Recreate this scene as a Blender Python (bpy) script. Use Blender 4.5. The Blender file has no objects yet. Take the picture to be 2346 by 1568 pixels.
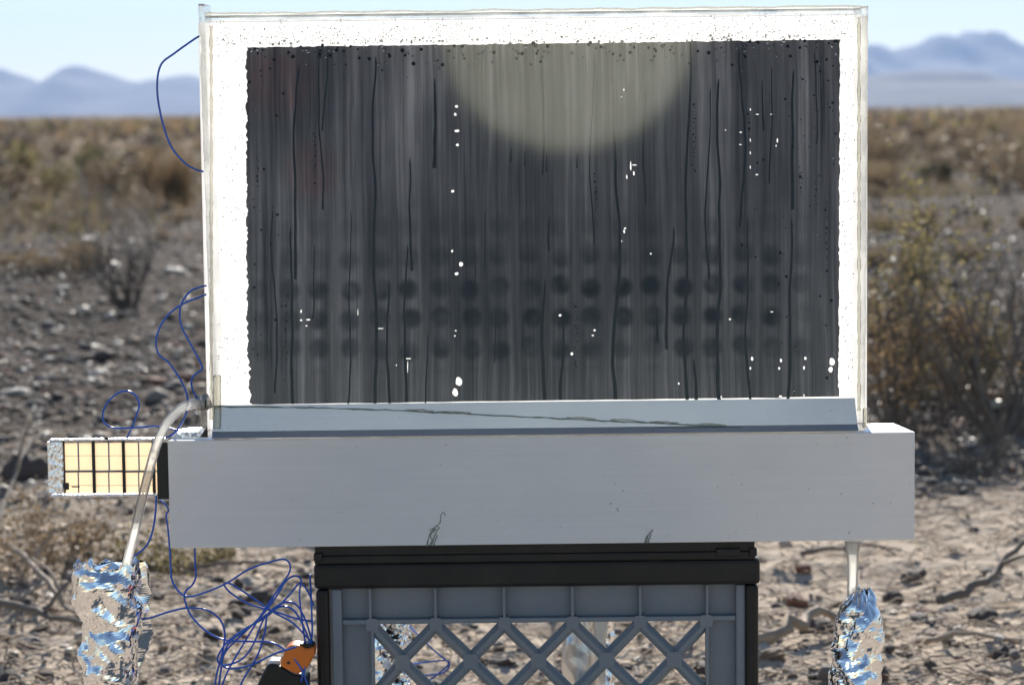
import bpy, bmesh, math, random
import numpy as np
from mathutils import Vector, Matrix, noise as mnoise

random.seed(11)
RNG = np.random.default_rng(5)
S = bpy.context.scene
COL = S.collection
V = Vector

# ------------------------------------------------------------------ camera
F_PX, CX, CY = 5660.0, 1173.0, 784.0          # photograph measured on a 2346 x 1568 sheet
CAM = V((0.0, -1.83, 0.63))
PITCH, ROLL = math.atan(533.0 / F_PX), math.radians(0.66)
FWD = V((0, math.cos(PITCH), -math.sin(PITCH)))
_R0, _U0 = V((1, 0, 0)), V((0, math.sin(PITCH), math.cos(PITCH)))
RIGHT = _R0 * math.cos(ROLL) - _U0 * math.sin(ROLL)
UP = _R0 * math.sin(ROLL) + _U0 * math.cos(ROLL)
cd = bpy.data.cameras.new('camera')
cam = bpy.data.objects.new('camera', cd)
COL.objects.link(cam)
M = Matrix.Identity(4)
for i, c in enumerate((RIGHT, UP, -FWD)):
    for j in range(3):
        M[j][i] = c[j]
M.translation = CAM
cam.matrix_world = M
cd.sensor_width = 36.0
cd.lens = 36.0 * F_PX / 2346.0
cd.clip_start, cd.clip_end = 0.05, 9000.0
cd.dof.use_dof = True
cd.dof.focus_distance = 1.84
cd.dof.aperture_fstop = 13.0
S.camera = cam

# ------------------------------------------------------------------ light
SUN_EL, SUN_AZ = math.radians(29), math.radians(4)     # behind the device, a touch to the right
w = bpy.data.worlds.new('World')
S.world = w
w.use_nodes = True
nt = w.node_tree
bg = nt.nodes['Background']
sky = nt.nodes.new('ShaderNodeTexSky')
sky.sky_type = 'NISHITA'
sky.sun_disc = False
sky.sun_elevation = SUN_EL
sky.sun_rotation = SUN_AZ
sky.air_density, sky.dust_density, sky.ozone_density = 1.0, 0.05, 1.6
nt.links.new(sky.outputs[0], bg.inputs[0])
bg.inputs[1].default_value = 0.072
sl = bpy.data.lights.new('sun', 'SUN')
sl.energy, sl.angle, sl.color = 5.0, math.radians(0.53), (1.0, 0.93, 0.83)
sun = bpy.data.objects.new('sun', sl)
COL.objects.link(sun)
sdir = V((math.sin(SUN_AZ) * math.cos(SUN_EL), math.cos(SUN_AZ) * math.cos(SUN_EL), math.sin(SUN_EL)))
sun.rotation_euler = sdir.to_track_quat('Z', 'Y').to_euler()
S.view_settings.view_transform = 'Standard'
S.view_settings.look = 'None'
S.view_settings.exposure = 0.82
S.view_settings.gamma = 1.0
S.view_settings.use_curve_mapping = False
S.render.engine = 'CYCLES'
S.cycles.use_denoising = True
S.cycles.max_bounces = 10
S.cycles.transparent_max_bounces = 16
S.cycles.volume_bounces = 1
S.cycles.sample_clamp_indirect = 6.0

# ------------------------------------------------------------------ geometry helpers
def ray(px, py):
    return RIGHT * (float(px - CX) / F_PX) - UP * (float(py - CY) / F_PX) + FWD

def at(px, py, y=0.0):
    """the point of the vertical plane at depth y seen at that place of the sheet"""
    d = ray(px, py)
    return CAM + d * ((float(y) - CAM.y) / d.y)

_T = RNG.random((256, 256))
def vnoise(x, y):
    x = np.asarray(x, float); y = np.asarray(y, float)
    xi = np.floor(x).astype(int); yi = np.floor(y).astype(int)
    fx = x - xi; fy = y - yi
    fx = fx * fx * (3 - 2 * fx); fy = fy * fy * (3 - 2 * fy)
    a = _T[xi & 255, yi & 255]; b = _T[(xi + 1) & 255, yi & 255]
    c = _T[xi & 255, (yi + 1) & 255]; d = _T[(xi + 1) & 255, (yi + 1) & 255]
    return (a * (1 - fx) + b * fx) * (1 - fy) + (c * (1 - fx) + d * fx) * fy - 0.5

def height(x, y):
    x = np.asarray(x, float); y = np.asarray(y, float)
    dist = np.hypot(x, y - CAM.y)
    calm = np.clip((np.hypot(x, y) - 0.35) / 0.8, 0.15, 1)
    f1 = np.clip(1.3 - dist / 60, 0, 1); f2 = np.clip(1.3 - dist / 24, 0, 1); f3 = np.clip(1.3 - dist / 11, 0, 1)
    h = 0.016 * vnoise(x / .42 + 7, y / .5 + 3) * f1 * calm
    h += (.016 + .014 * np.clip((y - 1.5) / 2, 0, 1)) * vnoise(x / .13 + 31, y / .13 + 17) * f2 * calm
    r = vnoise(x / .050 + 71, y / .042 + 19)
    h += 0.017 * r * f3 * calm
    h += 0.010 * vnoise(x / .02 + 5, y / .02 + 41) * f3 * calm
    h += 0.12 * vnoise(x / 9.0 + 13, y / 7.0 + 2) * np.clip((dist - 4) / 8, 0, 1) * np.clip(2 - dist / 90, 0, 1)
    h += 0.05 * vnoise(x / 1.7 + 3, y / 1.7 + 2) * np.clip((dist - 2.5) / 5, 0, 1) * f1
    return h

def gz(x, y):
    return float(height(x, y))

def on_ground(px, py, lift=0.0):
    d = ray(px, py)
    t = (0 - CAM.z) / d.z
    p = CAM + d * t
    p.z = gz(p.x, p.y) + lift
    return p

def wloc(o):
    p = V((0, 0, 0))
    while o is not None:
        p += o.location
        o = o.parent
    return p

def mesh_obj(name, verts, faces, mat, parent=None, smooth=False):
    off = wloc(parent) if parent is not None else V((0, 0, 0))
    me = bpy.data.meshes.new(name)
    me.from_pydata([tuple(V(v) - off) for v in verts], [], faces)
    if smooth:
        me.polygons.foreach_set('use_smooth', [True] * len(me.polygons))
    me.update()
    for m in (mat if isinstance(mat, (list, tuple)) else [mat]):
        me.materials.append(m)
    o = bpy.data.objects.new(name, me)
    COL.objects.link(o)
    if parent is not None:
        o.parent = parent
    return o

def tag(o, label, cat, group=None):
    o['label'] = label
    o['category'] = cat
    if group:
        o['group'] = group
    return o

def thing(name, label, cat, loc=(0, 0, 0), group=None):
    o = bpy.data.objects.new(name, None)
    o.empty_display_size = 0.05
    o.location = loc
    COL.objects.link(o)
    return tag(o, label, cat, group)

class Geo:
    def __init__(self):
        self.v, self.f = [], []
    def add(self, vs, fs):
        n = len(self.v)
        self.v += [V(p) for p in vs]
        self.f += [tuple(i + n for i in f) for f in fs]
        return self
    def box(self, x0, x1, y0, y1, z0, z1, bev=0.0):
        bm = bmesh.new()
        bmesh.ops.create_cube(bm, size=1)
        for v in bm.verts:
            v.co = V((x0 if v.co.x < 0 else x1, y0 if v.co.y < 0 else y1, z0 if v.co.z < 0 else z1))
        if bev > 0:
            bmesh.ops.bevel(bm, geom=bm.edges[:], offset=bev, segments=2, affect='EDGES', profile=.5)
        self.bm(bm)
        return self
    def bm(self, bm):
        bm.verts.index_update()
        self.add([v.co.copy() for v in bm.verts], [[v.index for v in f.verts] for f in bm.faces])
        bm.free()
        return self
    def prism(self, pts, dvec):
        """closed outline pts (any plane) pushed along dvec"""
        n = len(pts)
        a = [V(p) for p in pts]; b = [p + V(dvec) for p in a]
        fs = [tuple(range(n)), tuple(range(2 * n - 1, n - 1, -1))]
        fs += [(i, i + n, (i + 1) % n + n, (i + 1) % n) for i in range(n)]
        return self.add(a + b, fs)
    def tube(self, pts, rad, sides=6, caps=True):
        n = len(pts)
        rad = rad if hasattr(rad, '__len__') else [rad] * n
        up = V((0.13, 0.31, 0.94)).normalized()
        base = len(self.v)
        vs, fs = [], []
        prev = None
        for i, p in enumerate(pts):
            t = (pts[min(i + 1, n - 1)] - pts[max(i - 1, 0)])
            t = t.normalized() if t.length > 1e-9 else V((0, 0, 1))
            if prev is None:
                a = t.cross(up)
                if a.length < 1e-3:
                    a = t.cross(V((1, 0, 0)))
            else:
                a = prev - t * prev.dot(t)
                if a.length < 1e-6:
                    a = t.cross(up)
            a.normalize(); prev = a
            b = t.cross(a)
            for k in range(sides):
                th = 2 * math.pi * k / sides
                vs.append(p + (a * math.cos(th) + b * math.sin(th)) * rad[i])
        for i in range(n - 1):
            for k in range(sides):
                k2 = (k + 1) % sides
                fs.append((i * sides + k, i * sides + k2, (i + 1) * sides + k2, (i + 1) * sides + k))
        if caps:
            fs.append(tuple(range(sides - 1, -1, -1)))
            fs.append(tuple((n - 1) * sides + k for k in range(sides)))
        return self.add(vs, fs)
    def make(self, name, mat, parent=None, smooth=False):
        return mesh_obj(name, self.v, self.f, mat, parent, smooth)

def catmull(pts, sub=6):
    pts = [V(p) for p in pts]
    out = []
    n = len(pts)
    for i in range(n - 1):
        p0, p1, p2, p3 = pts[max(i - 1, 0)], pts[i], pts[i + 1], pts[min(i + 2, n - 1)]
        for k in range(sub):
            t = k / sub
            out.append(0.5 * ((2 * p1) + (p2 - p0) * t + (2 * p0 - 5 * p1 + 4 * p2 - p3) * t * t + (3 * p1 - p0 - 3 * p2 + p3) * t ** 3))
    out.append(pts[-1])
    return out

# ------------------------------------------------------------------ materials
class NT:
    def __init__(self, name):
        self.m = bpy.data.materials.new(name)
        self.m.use_nodes = True
        self.t = self.m.node_tree
        self.b = self.t.nodes['Principled BSDF']
        self.out = self.t.nodes['Material Output']
    def n(self, typ, **kw):
        nd = self.t.nodes.new(typ)
        for k, v in kw.items():
            setattr(nd, k, v)
        return nd
    def l(self, a, b):
        self.t.links.new(a, b)
    def coord(self, scale=(1, 1, 1), kind='Object'):
        tc = self.n('ShaderNodeTexCoord'); mp = self.n('ShaderNodeMapping')
        mp.inputs['Scale'].default_value = scale
        self.l(tc.outputs[kind], mp.inputs[0])
        return mp.outputs[0]
    def world(self, scale=(1, 1, 1)):
        g = self.n('ShaderNodeNewGeometry'); mp = self.n('ShaderNodeMapping')
        mp.inputs['Scale'].default_value = scale
        self.l(g.outputs['Position'], mp.inputs[0])
        return mp.outputs[0]
    def noise(self, vec, scale=5, detail=4, rough=.55):
        nd = self.n('ShaderNodeTexNoise')
        nd.inputs['Scale'].default_value = scale
        nd.inputs['Detail'].default_value = detail
        nd.inputs['Roughness'].default_value = rough
        self.l(vec, nd.inputs['Vector'])
        return nd.outputs['Fac']
    def ramp(self, fac, stops):
        r = self.n('ShaderNodeValToRGB')
        e = r.color_ramp.elements
        while len(e) < len(stops):
            e.new(0.5)
        for el, (p, c) in zip(e, stops):
            el.position = p
            el.color = (c[0], c[1], c[2], 1) if hasattr(c, '__len__') else (c, c, c, 1)
        self.l(fac, r.inputs[0])
        return r.outputs[0]
    def math(self, op, a, b=None, clamp=False):
        nd = self.n('ShaderNodeMath', operation=op, use_clamp=clamp)
        for i, x in enumerate((a, b)):
            if x is None:
                continue
            if isinstance(x, (int, float)):
                nd.inputs[i].default_value = x
            else:
                self.l(x, nd.inputs[i])
        return nd.outputs[0]
    def mix(self, fac, a, b, blend='MIX'):
        nd = self.n('ShaderNodeMix', data_type='RGBA', blend_type=blend)
        for s, x in ((nd.inputs[0], fac), (nd.inputs[6], a), (nd.inputs[7], b)):
            if isinstance(x, (int, float)):
                s.default_value = x
            elif isinstance(x, (tuple, list)):
                s.default_value = (*x[:3], 1)
            else:
                self.l(x, s)
        return nd.outputs[2]
    def bump(self, h, strength=.3, dist=.01):
        nd = self.n('ShaderNodeBump')
        nd.inputs['Strength'].default_value = strength
        nd.inputs['Distance'].default_value = dist
        self.l(h, nd.inputs['Height'])
        self.l(nd.outputs[0], self.b.inputs['Normal'])
        return nd.outputs[0]

def simple(name, c0, c1=None, rough=.5, metal=0, scale=20, bump=0, bscale=80, bdist=.002, rvar=0, spec=.5, detail=5, dust=0):
    k = NT(name)
    co = k.coord()
    f = k.noise(co, scale, detail)
    if c1 is None:
        c1 = tuple(x * .8 for x in c0)
    c = k.ramp(f, [(.3, c0), (.7, c1)])
    if dust:
        dm_ = k.math('MULTIPLY', k.ramp(k.noise(co, 22, 6, .7), [(.42, 0), (.72, 1)]), k.ramp(k.noise(co, 420, 3), [(.35, .3), (.65, 1)]))
        c = k.mix(k.math('MULTIPLY', dm_, dust), c, (.34, .28, .22))
    k.l(c, k.b.inputs['Base Color'])
    k.b.inputs['Roughness'].default_value = rough
    k.b.inputs['Metallic'].default_value = metal
    k.b.inputs['Specular IOR Level'].default_value = spec
    if rvar:
        k.l(k.ramp(k.noise(co, scale * .7, 4), [(.3, max(0, rough - rvar)), (.7, rough + rvar)]), k.b.inputs['Roughness'])
    if bump:
        k.bump(k.noise(co, bscale, 4), bump, bdist)
    return k.m

def leafy(name, c0, c1, trans=.6, rough=.6):
    """thin leaf: part of the light passes through"""
    k = NT(name)
    oi = k.n('ShaderNodeNewGeometry')
    f = k.noise(k.coord(), 9, 3)
    f2 = k.math('ADD', k.math('MULTIPLY', f, .7), k.math('MULTIPLY', oi.outputs['Random Per Island'], .4))
    c = k.ramp(f2, [(.3, c0), (.75, c1)])
    k.l(c, k.b.inputs['Base Color'])
    k.b.inputs['Roughness'].default_value = rough
    k.b.inputs['Specular IOR Level'].default_value = .3
    tr = k.n('ShaderNodeBsdfTranslucent')
    k.l(c, tr.inputs[0])
    mx = k.n('ShaderNodeMixShader')
    mx.inputs[0].default_value = trans
    k.l(k.b.outputs[0], mx.inputs[1]); k.l(tr.outputs[0], mx.inputs[2])
    k.l(mx.outputs[0], k.out.inputs[0])
    return k.m

def see_through(name, color=(1, 1, 1), clear=.5, scatter=(.9, .9, .88), trans=.6, gloss_ior=1.49, rough=.05, nscale=40, nlo=.35, nhi=.65):
    """plastic that is partly clear, partly milky, with a fresnel gloss"""
    k = NT(name)
    co = k.coord()
    tp = k.n('ShaderNodeBsdfTransparent'); tp.inputs[0].default_value = (*color, 1)
    df = k.n('ShaderNodeBsdfDiffuse'); df.inputs[0].default_value = (*scatter, 1)
    tl = k.n('ShaderNodeBsdfTranslucent'); tl.inputs[0].default_value = (*scatter, 1)
    m1 = k.n('ShaderNodeMixShader'); m1.inputs[0].default_value = trans
    k.l(df.outputs[0], m1.inputs[1]); k.l(tl.outputs[0], m1.inputs[2])
    m2 = k.n('ShaderNodeMixShader')
    if nscale:
        f = k.ramp(k.noise(co, nscale, 4), [(nlo, max(0, 1 - clear - .2)), (nhi, min(1, 1 - clear + .2))])
        k.l(f, m2.inputs[0])
    else:
        m2.inputs[0].default_value = 1 - clear
    k.l(tp.outputs[0], m2.inputs[1]); k.l(m1.outputs[0], m2.inputs[2])
    gl = k.n('ShaderNodeBsdfGlossy'); gl.inputs['Roughness'].default_value = rough
    fr = k.n('ShaderNodeFresnel'); fr.inputs[0].default_value = gloss_ior
    m3 = k.n('ShaderNodeMixShader')
    k.l(fr.outputs[0], m3.inputs[0]); k.l(m2.outputs[0], m3.inputs[1]); k.l(gl.outputs[0], m3.inputs[2])
    k.l(m3.outputs[0], k.out.inputs[0])
    return k.m

def mat_ground():
    k = NT('desert soil')
    p = k.world()
    sx = k.n('ShaderNodeSeparateXYZ'); k.l(p, sx.inputs[0])
    big = k.noise(k.world((1, .6, 1)), .55, 3)
    # pale silt close by, darker stony desert pavement a few metres on, dry grassland beyond
    d = k.math('ADD', sx.outputs['Y'], k.math('MULTIPLY', k.math('SUBTRACT', big, .5), 2.2))
    pave = k.ramp(k.math('DIVIDE', d, 4.0, True), [(.42, 0), (.84, 1)])
    far = k.ramp(k.math('DIVIDE', d, 60.0, True), [(.34, 0), (.75, 1)])
    fine = k.noise(p, 26, 8, .7)
    silt = k.ramp(fine, [(.30, (.24, .18, .13)), (.48, (.50, .42, .335)), (.70, (.63, .54, .44))])
    stony = k.ramp(fine, [(.34, (.022, .018, .017)), (.52, (.078, .063, .054)), (.70, (.19, .16, .138))])
    grass = k.ramp(k.noise(k.world((.05, .02, 1)), 6, 6), [(.35, (.15, .105, .070)), (.65, (.24, .18, .115))])
    c = k.mix(pave, silt, stony)
    c = k.mix(far, c, grass)
    vo = k.n('ShaderNodeTexVoronoi'); vo.inputs['Scale'].default_value = 85
    k.l(p, vo.inputs['Vector'])
    peb = k.ramp(vo.outputs['Distance'], [(.0, 1), (.55, 0)])
    spk = k.n('ShaderNodeSeparateColor'); k.l(vo.outputs['Color'], spk.inputs[0])
    pick = k.ramp(spk.outputs[0], [(.62, 0), (.68, 1)])
    c = k.mix(k.math('MULTIPLY', k.math('MULTIPLY', peb, pick), .7), c, k.ramp(spk.outputs[1], [(0, (.10, .08, .07)), (.6, (.26, .20, .16)), (1, (.5, .45, .4))]))
    k.l(c, k.b.inputs['Base Color'])
    k.b.inputs['Roughness'].default_value = .9
    k.b.inputs['Specular IOR Level'].default_value = .04
    h = k.math('ADD', k.math('MULTIPLY', k.noise(p, 60, 6, .65), .6), k.math('MULTIPLY', k.math('MULTIPLY', peb, pick), .6))
    k.bump(h, 1.0, .016)
    return k.m

def mat_stone(name, c0, c1, rough=.75):
    return simple(name, c0, c1, rough=rough, scale=18, bump=.5, bscale=60, bdist=.004, spec=.4, rvar=.12)

def mat_foil(name, rough=.07, tint=.93, bs=.25, scale=70):
    k = NT(name)
    co = k.coord()
    k.b.inputs['Metallic'].default_value = 1
    k.b.inputs['Base Color'].default_value = (tint, tint, tint * 1.01, 1)
    k.b.inputs['Roughness'].default_value = rough
    vo = k.n('ShaderNodeTexVoronoi'); vo.inputs['Scale'].default_value = scale
    k.l(k.coord((1, 1, .55)), vo.inputs['Vector'])
    k.bump(k.math('ADD', vo.outputs['Distance'], k.math('MULTIPLY', k.noise(co, scale * .5, 3), 1.0)), bs, .004)
    return k.m

def mat_alu(name='brushed aluminium', base=(.78, .78, .79), rough=.33, aniso=.0):
    k = NT(name)
    k.b.inputs['Metallic'].default_value = 1
    brush = k.noise(k.coord((3.5, 60, 700)), 2.2, 5, .75)
    blot = k.noise(k.coord(), 14, 5)
    c = k.mix(.5, tuple(x * .93 for x in base), base)
    c = k.mix(k.ramp(brush, [(.38, 0), (.62, 1)]), tuple(x * .945 for x in base), base)
    cl = k.ramp(k.noise(k.coord((1, 1, 1.6)), 7, 4), [(.35, .93), (.65, 1)])
    c = k.mix(1.0, c, cl, 'MULTIPLY')
    pits = k.ramp(k.noise(k.coord((1, 1, 1)), 260, 1), [(.775, 0), (.80, 1)])
    c = k.mix(k.math('MULTIPLY', pits, .4), c, (.16, .16, .17))
    # small scuffs
    sc = k.ramp(k.noise(k.coord((1, 1, 1)), 150, 2), [(.75, 0), (.80, 1)])
    smear = k.math('MULTIPLY', sc, k.ramp(k.noise(k.coord(), 9, 2), [(.56, 0), (.62, 1)]))
    c = k.mix(k.math('MULTIPLY', smear, .6), c, (.25, .25, .26))
    k.l(c, k.b.inputs['Base Color'])
    k.l(k.ramp(k.math('ADD', k.math('MULTIPLY', brush, .5), k.math('MULTIPLY', blot, .5)), [(.3, rough - .03), (.7, rough + .06)]), k.b.inputs['Roughness'])
    k.b.inputs['Anisotropic'].default_value = aniso
    k.b.inputs['Anisotropic Rotation'].default_value = .25
    k.bump(brush, .12, .0006)
    return k.m

def mat_panel():
    """dark absorber plate behind a film of condensation: vertical wet streaks and soot-brown spots"""
    k = NT('dark absorber plate')
    tc0 = k.n('ShaderNodeTexCoord'); sp0 = k.n('ShaderNodeSeparateXYZ')
    k.l(tc0.outputs['Object'], sp0.inputs[0])
    wob = k.math('MULTIPLY', k.math('SUBTRACT', k.noise(k.coord((9, 1, 7)), 1.0, 3), .5), .006)
    cb = k.n('ShaderNodeCombineXYZ')
    k.l(k.math('ADD', sp0.outputs['X'], wob), cb.inputs[0]); k.l(sp0.outputs['Z'], cb.inputs[2])
    def stretched(sx_, sz_):
        m_ = k.n('ShaderNodeMapping'); m_.inputs['Scale'].default_value = (sx_, 1, sz_)
        k.l(cb.outputs[0], m_.inputs[0])
        return m_.outputs[0]
    st1 = k.noise(stretched(95, 2.6), 1.0, 6, .72)
    st2 = k.noise(stretched(360, 6.0), 1.0, 3, .6)
    st3 = k.noise(stretched(26, 2.2), 1.0, 3, .5)
    s = k.math('ADD', k.math('ADD', k.math('MULTIPLY', st1, .5), k.math('MULTIPLY', st2, .27)), k.math('MULTIPLY', st3, .23))
    fog = k.ramp(s, [(.35, (.008, .0075, .008)), (.42, (.100, .086, .082)), (.52, (.235, .208, .198)), (.64, (.52, .47, .455))])
    # spot grid, rows 23 mm apart in the lower half
    tc = k.n('ShaderNodeTexCoord'); sp = k.n('ShaderNodeSeparateXYZ')
    k.l(tc.outputs['Object'], sp.inputs[0])
    x, z = sp.outputs['X'], sp.outputs['Z']
    vec = k.n('ShaderNodeCombineXYZ')
    k.l(k.math('SUBTRACT', k.math('MULTIPLY', x, 44.2), .465), vec.inputs[0]); k.l(k.math('SUBTRACT', k.math('MULTIPLY', z, 44.0), .67), vec.inputs[1])
    vo = k.n('ShaderNodeTexVoronoi', voronoi_dimensions='2D'); vo.inputs['Scale'].default_value = 1.0
    vo.inputs['Randomness'].default_value = .16
    k.l(vec.outputs[0], vo.inputs['Vector'])
    spot = k.ramp(vo.outputs['Distance'], [(.12, 1), (.24, .9), (.42, 0)])
    zz = k.math('DIVIDE', z, .30)
    band = k.ramp(zz, [(.07, 0), (.10, .8), (.20, 1), (.31, 1), (.37, .5), (.46, .25), (.52, 0)])
    xm = k.ramp(k.math('ADD', k.math('MULTIPLY', x, 2.0), .5), [(.02, 0), (.14, .8), (.45, 1), (.84, 1), (.92, 0)])
    var = k.ramp(k.noise(k.coord((1, 0, 1)), 34, 2), [(.36, .35), (.58, 1)])
    mask = k.math('MULTIPLY', k.math('MULTIPLY', spot, band), k.math('MULTIPLY', xm, var))
    dim = k.math('MULTIPLY', k.ramp(zz, [(.03, 0), (.2, .5), (.45, .45), (.75, 0)]), k.ramp(k.math('ADD', k.math('MULTIPLY', x, 2.0), .5), [(.1, .2), (.4, 1), (.8, 1), (1, .1)]))
    fog = k.mix(dim, fog, (.060, .046, .038))
    patch = k.ramp(k.noise(k.coord((1.5, 1, .7)), 11, 3), [(.35, .62), (.65, 1.15)])
    fog = k.mix(1.0, fog, patch, 'MULTIPLY')
    c = k.mix(k.math('MULTIPLY', mask, 1.0, True), fog, (.004, .003, .002))
    # reddish reflection painted into the plate colour, upper left
    def reflection_blob(x0, z0, rx, rz):
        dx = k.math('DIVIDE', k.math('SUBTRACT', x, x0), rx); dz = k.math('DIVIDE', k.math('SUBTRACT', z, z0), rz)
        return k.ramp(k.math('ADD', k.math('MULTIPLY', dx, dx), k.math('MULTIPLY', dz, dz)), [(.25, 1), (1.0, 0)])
    russet = k.math('MAXIMUM', reflection_blob(-.198, .238, .036, .030), reflection_blob(-.173, .174, .024, .026))
    russet = k.math('MULTIPLY', russet, k.ramp(k.noise(k.coord((1, 0, 1)), 30, 3), [(.35, .5), (.65, 1)]))
    c = k.mix(k.math('MULTIPLY', russet, .62), c, k.mix(1.0, c, (1.25, .62, .50), 'MULTIPLY'))
    k.l(c, k.b.inputs['Base Color'])
    k.b.inputs['Roughness'].default_value = .55
    k.b.inputs['Specular IOR Level'].default_value = .02
    return k.m

def mat_insul():
    k = NT('white translucent insulation')
    a = k.noise(k.coord(), 34, 5, .65); b = k.noise(k.coord((1, 1, .25)), 160, 3)
    c = k.ramp(k.math('ADD', k.math('MULTIPLY', a, .6), k.math('MULTIPLY', b, .4)), [(.34, (.71, .71, .715)), (.60, (.87, .865, .85))])
    k.l(c, k.b.inputs['Base Color'])
    k.b.inputs['Roughness'].default_value = .8
    k.b.inputs['Specular IOR Level'].default_value = .1
    tl = k.n('ShaderNodeBsdfTranslucent'); k.l(c, tl.inputs[0])
    mx = k.n('ShaderNodeMixShader'); mx.inputs[0].default_value = .9
    k.l(k.b.outputs[0], mx.inputs[1]); k.l(tl.outputs[0], mx.inputs[2]); k.l(mx.outputs[0], k.out.inputs[0])
    return k.m

MAT = dict(
    ground=mat_ground(),
    alu=mat_alu(base=(.95, .94, .945), rough=.58, aniso=.88),
    alu_in=mat_alu('inner aluminium strip', (.56, .545, .54), .36),
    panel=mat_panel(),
    insul=mat_insul(),
    pane=see_through('clear acrylic pane', clear=1.0, nscale=0, rough=.05, gloss_ior=1.29),
    acryl=see_through('milky acrylic edge', color=(.95, .96, .955), clear=.78, scatter=(.95, .95, .94), trans=.9, nscale=30, rough=.08),
    silicone=see_through('silicone sealant', color=(.93, .91, .84), clear=.86, scatter=(.96, .95, .92), trans=.95, nscale=0, rough=.12, gloss_ior=1.25),
    smear=see_through('greenish silicone smear', color=(.80, .84, .81), clear=.66, scatter=(.34, .40, .37), trans=.2, nscale=90, rough=.2),
    hose=see_through('milky plastic hose', color=(.9, .9, .88), clear=.36, scatter=(.96, .95, .92), trans=.8, nscale=16, rough=.12),
    blackpl=simple('black plastic', (.006, .006, .007), (.011, .011, .012), rough=.45, spec=.35, scale=30, bump=.08, bscale=220, bdist=.0008, rvar=.08, dust=.05),
    greypl=simple('slate grey plastic', (.165, .200, .245), (.145, .178, .220), rough=.48, scale=8, bump=.06, bscale=260, bdist=.0006, rvar=.08, dust=.35),
    wire=simple('blue wire insulation', (.015, .085, .42), (.02, .105, .50), rough=.2, scale=40),
    orange=simple('orange plastic', (.72, .19, .012), (.60, .14, .010), rough=.42, scale=30, bump=.05, bscale=150, bdist=.0006),
    foil=mat_foil('crumpled foil', .05, .93, .10),
    dullfoil=mat_foil('dull mylar sleeve', .30, .62, .12, 22),
    strip=mat_foil('foil tape', .30, .90, .35, 420),
    cell=see_through('cream cell', scatter=(.98, .85, .68), clear=0.0, trans=.92, nscale=0, rough=.25, gloss_ior=1.3),
    cellline=simple('grey cell line', (.30, .33, .35), rough=.5),
    tape=simple('black tape', (.010, .010, .011), rough=.5),
    water=simple('dark water run', (.012, .010, .010), rough=.5, spec=.1),
    plainwhite=simple('plain white', (.8, .8, .78), rough=.35),
    disc=simple('silvery round reflector cloth', (.84, .89, .78), (.80, .85, .75), rough=.55, metal=.9, scale=4),
)
def mat_bead():
    k = NT('water bead')
    k.b.inputs['Base Color'].default_value = (.9, .93, .95, 1)
    k.b.inputs['Roughness'].default_value = .02
    k.b.inputs['IOR'].default_value = 1.33
    k.b.inputs['Transmission Weight'].default_value = 1
    k.t.links.remove(k.out.inputs[0].links[0])
    k.l(k.b.outputs[0], k.out.inputs[0])
    return k.m
MAT['bead'] = mat_bead()

# ================================================================== the setting
def build_ground():
    ys = list(np.concatenate([-np.geomspace(45, 1.2, 40), np.arange(-1.1, .45, .05)]))
    y = .45
    while y < 28:
        ys.append(y); y += max(.011, .0040 * (y + 1.83))
    while y < 4200:
        ys.append(y); y += .035 * (y + 1.83)
    ys.append(4200)
    half = []
    x = .006
    while x < 1800:
        half.append(x); x += max(.0125, .030 * (x - .95))
    half.append(1800)
    xs = np.array([-h for h in half[::-1]] + half)
    ys = np.array(ys)
    X, Y = np.meshgrid(xs, ys)
    Z = height(X, Y)
    nv = X.size; nx, ny = len(xs), len(ys)
    co = np.stack([X.ravel(), Y.ravel(), Z.ravel()], 1).astype(np.float32)
    idx = np.arange(nv).reshape(ny, nx)
    q = np.stack([idx[:-1, :-1], idx[:-1, 1:], idx[1:, 1:], idx[1:, :-1]], -1).reshape(-1, 4)
    me = bpy.data.meshes.new('ground')
    me.vertices.add(nv); me.vertices.foreach_set('co', co.ravel())
    me.loops.add(q.size); me.loops.foreach_set('vertex_index', q.ravel().astype(np.int32))
    me.polygons.add(len(q))
    me.polygons.foreach_set('loop_start', np.arange(0, q.size, 4, dtype=np.int32))
    me.polygons.foreach_set('use_smooth', np.ones(len(q), bool))
    me.update(calc_edges=True)
    me.materials.append(MAT['ground'])
    o = bpy.data.objects.new('ground', me)
    COL.objects.link(o)
    o['kind'] = 'structure'
build_ground()

def mountain(name, Y, prof, depth, mat, rough=1.0):
    """a ridge standing at distance Y whose crest passes the given sheet points"""
    pts = sorted(prof)
    pxs = np.linspace(pts[0][0], pts[-1][0], 170)
    pys = np.interp(pxs, [p[0] for p in pts], [p[1] for p in pts])
    crest = [at(a, b, Y) for a, b in zip(pxs, pys)]
    rows = 26
    vs, fs = [], []
    for j in range(rows):
        t = j / (rows - 1)                      # 0 front foot .. crest at .5 .. back foot
        u = 1 - abs(2 * t - 1)
        for i, c in enumerate(crest):
            n = mnoise.fractal(V((c.x * .012, t * 5, Y * .01)), 1.0, 2.0, 5)
            hgt = max(c.z, 0) * (u ** .85) * (1 + (0 if u > .97 else .22 * n * rough))
            vs.append((c.x + 14 * n * (1 - u), Y + (t - .5) * 2 * depth, hgt - 1.2 * (1 - u)))
    m = len(crest)
    for j in range(rows - 1):
        for i in range(m - 1):
            a = j * m + i
            fs.append((a, a + 1, a + m + 1, a + m))
    o = mesh_obj(name, vs, fs, mat, None, True)
    o['kind'] = 'structure'
    return o
MT = simple('bare mountain rock', (.070, .060, .055), (.105, .092, .085), rough=.95, scale=.02, detail=8)
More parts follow.
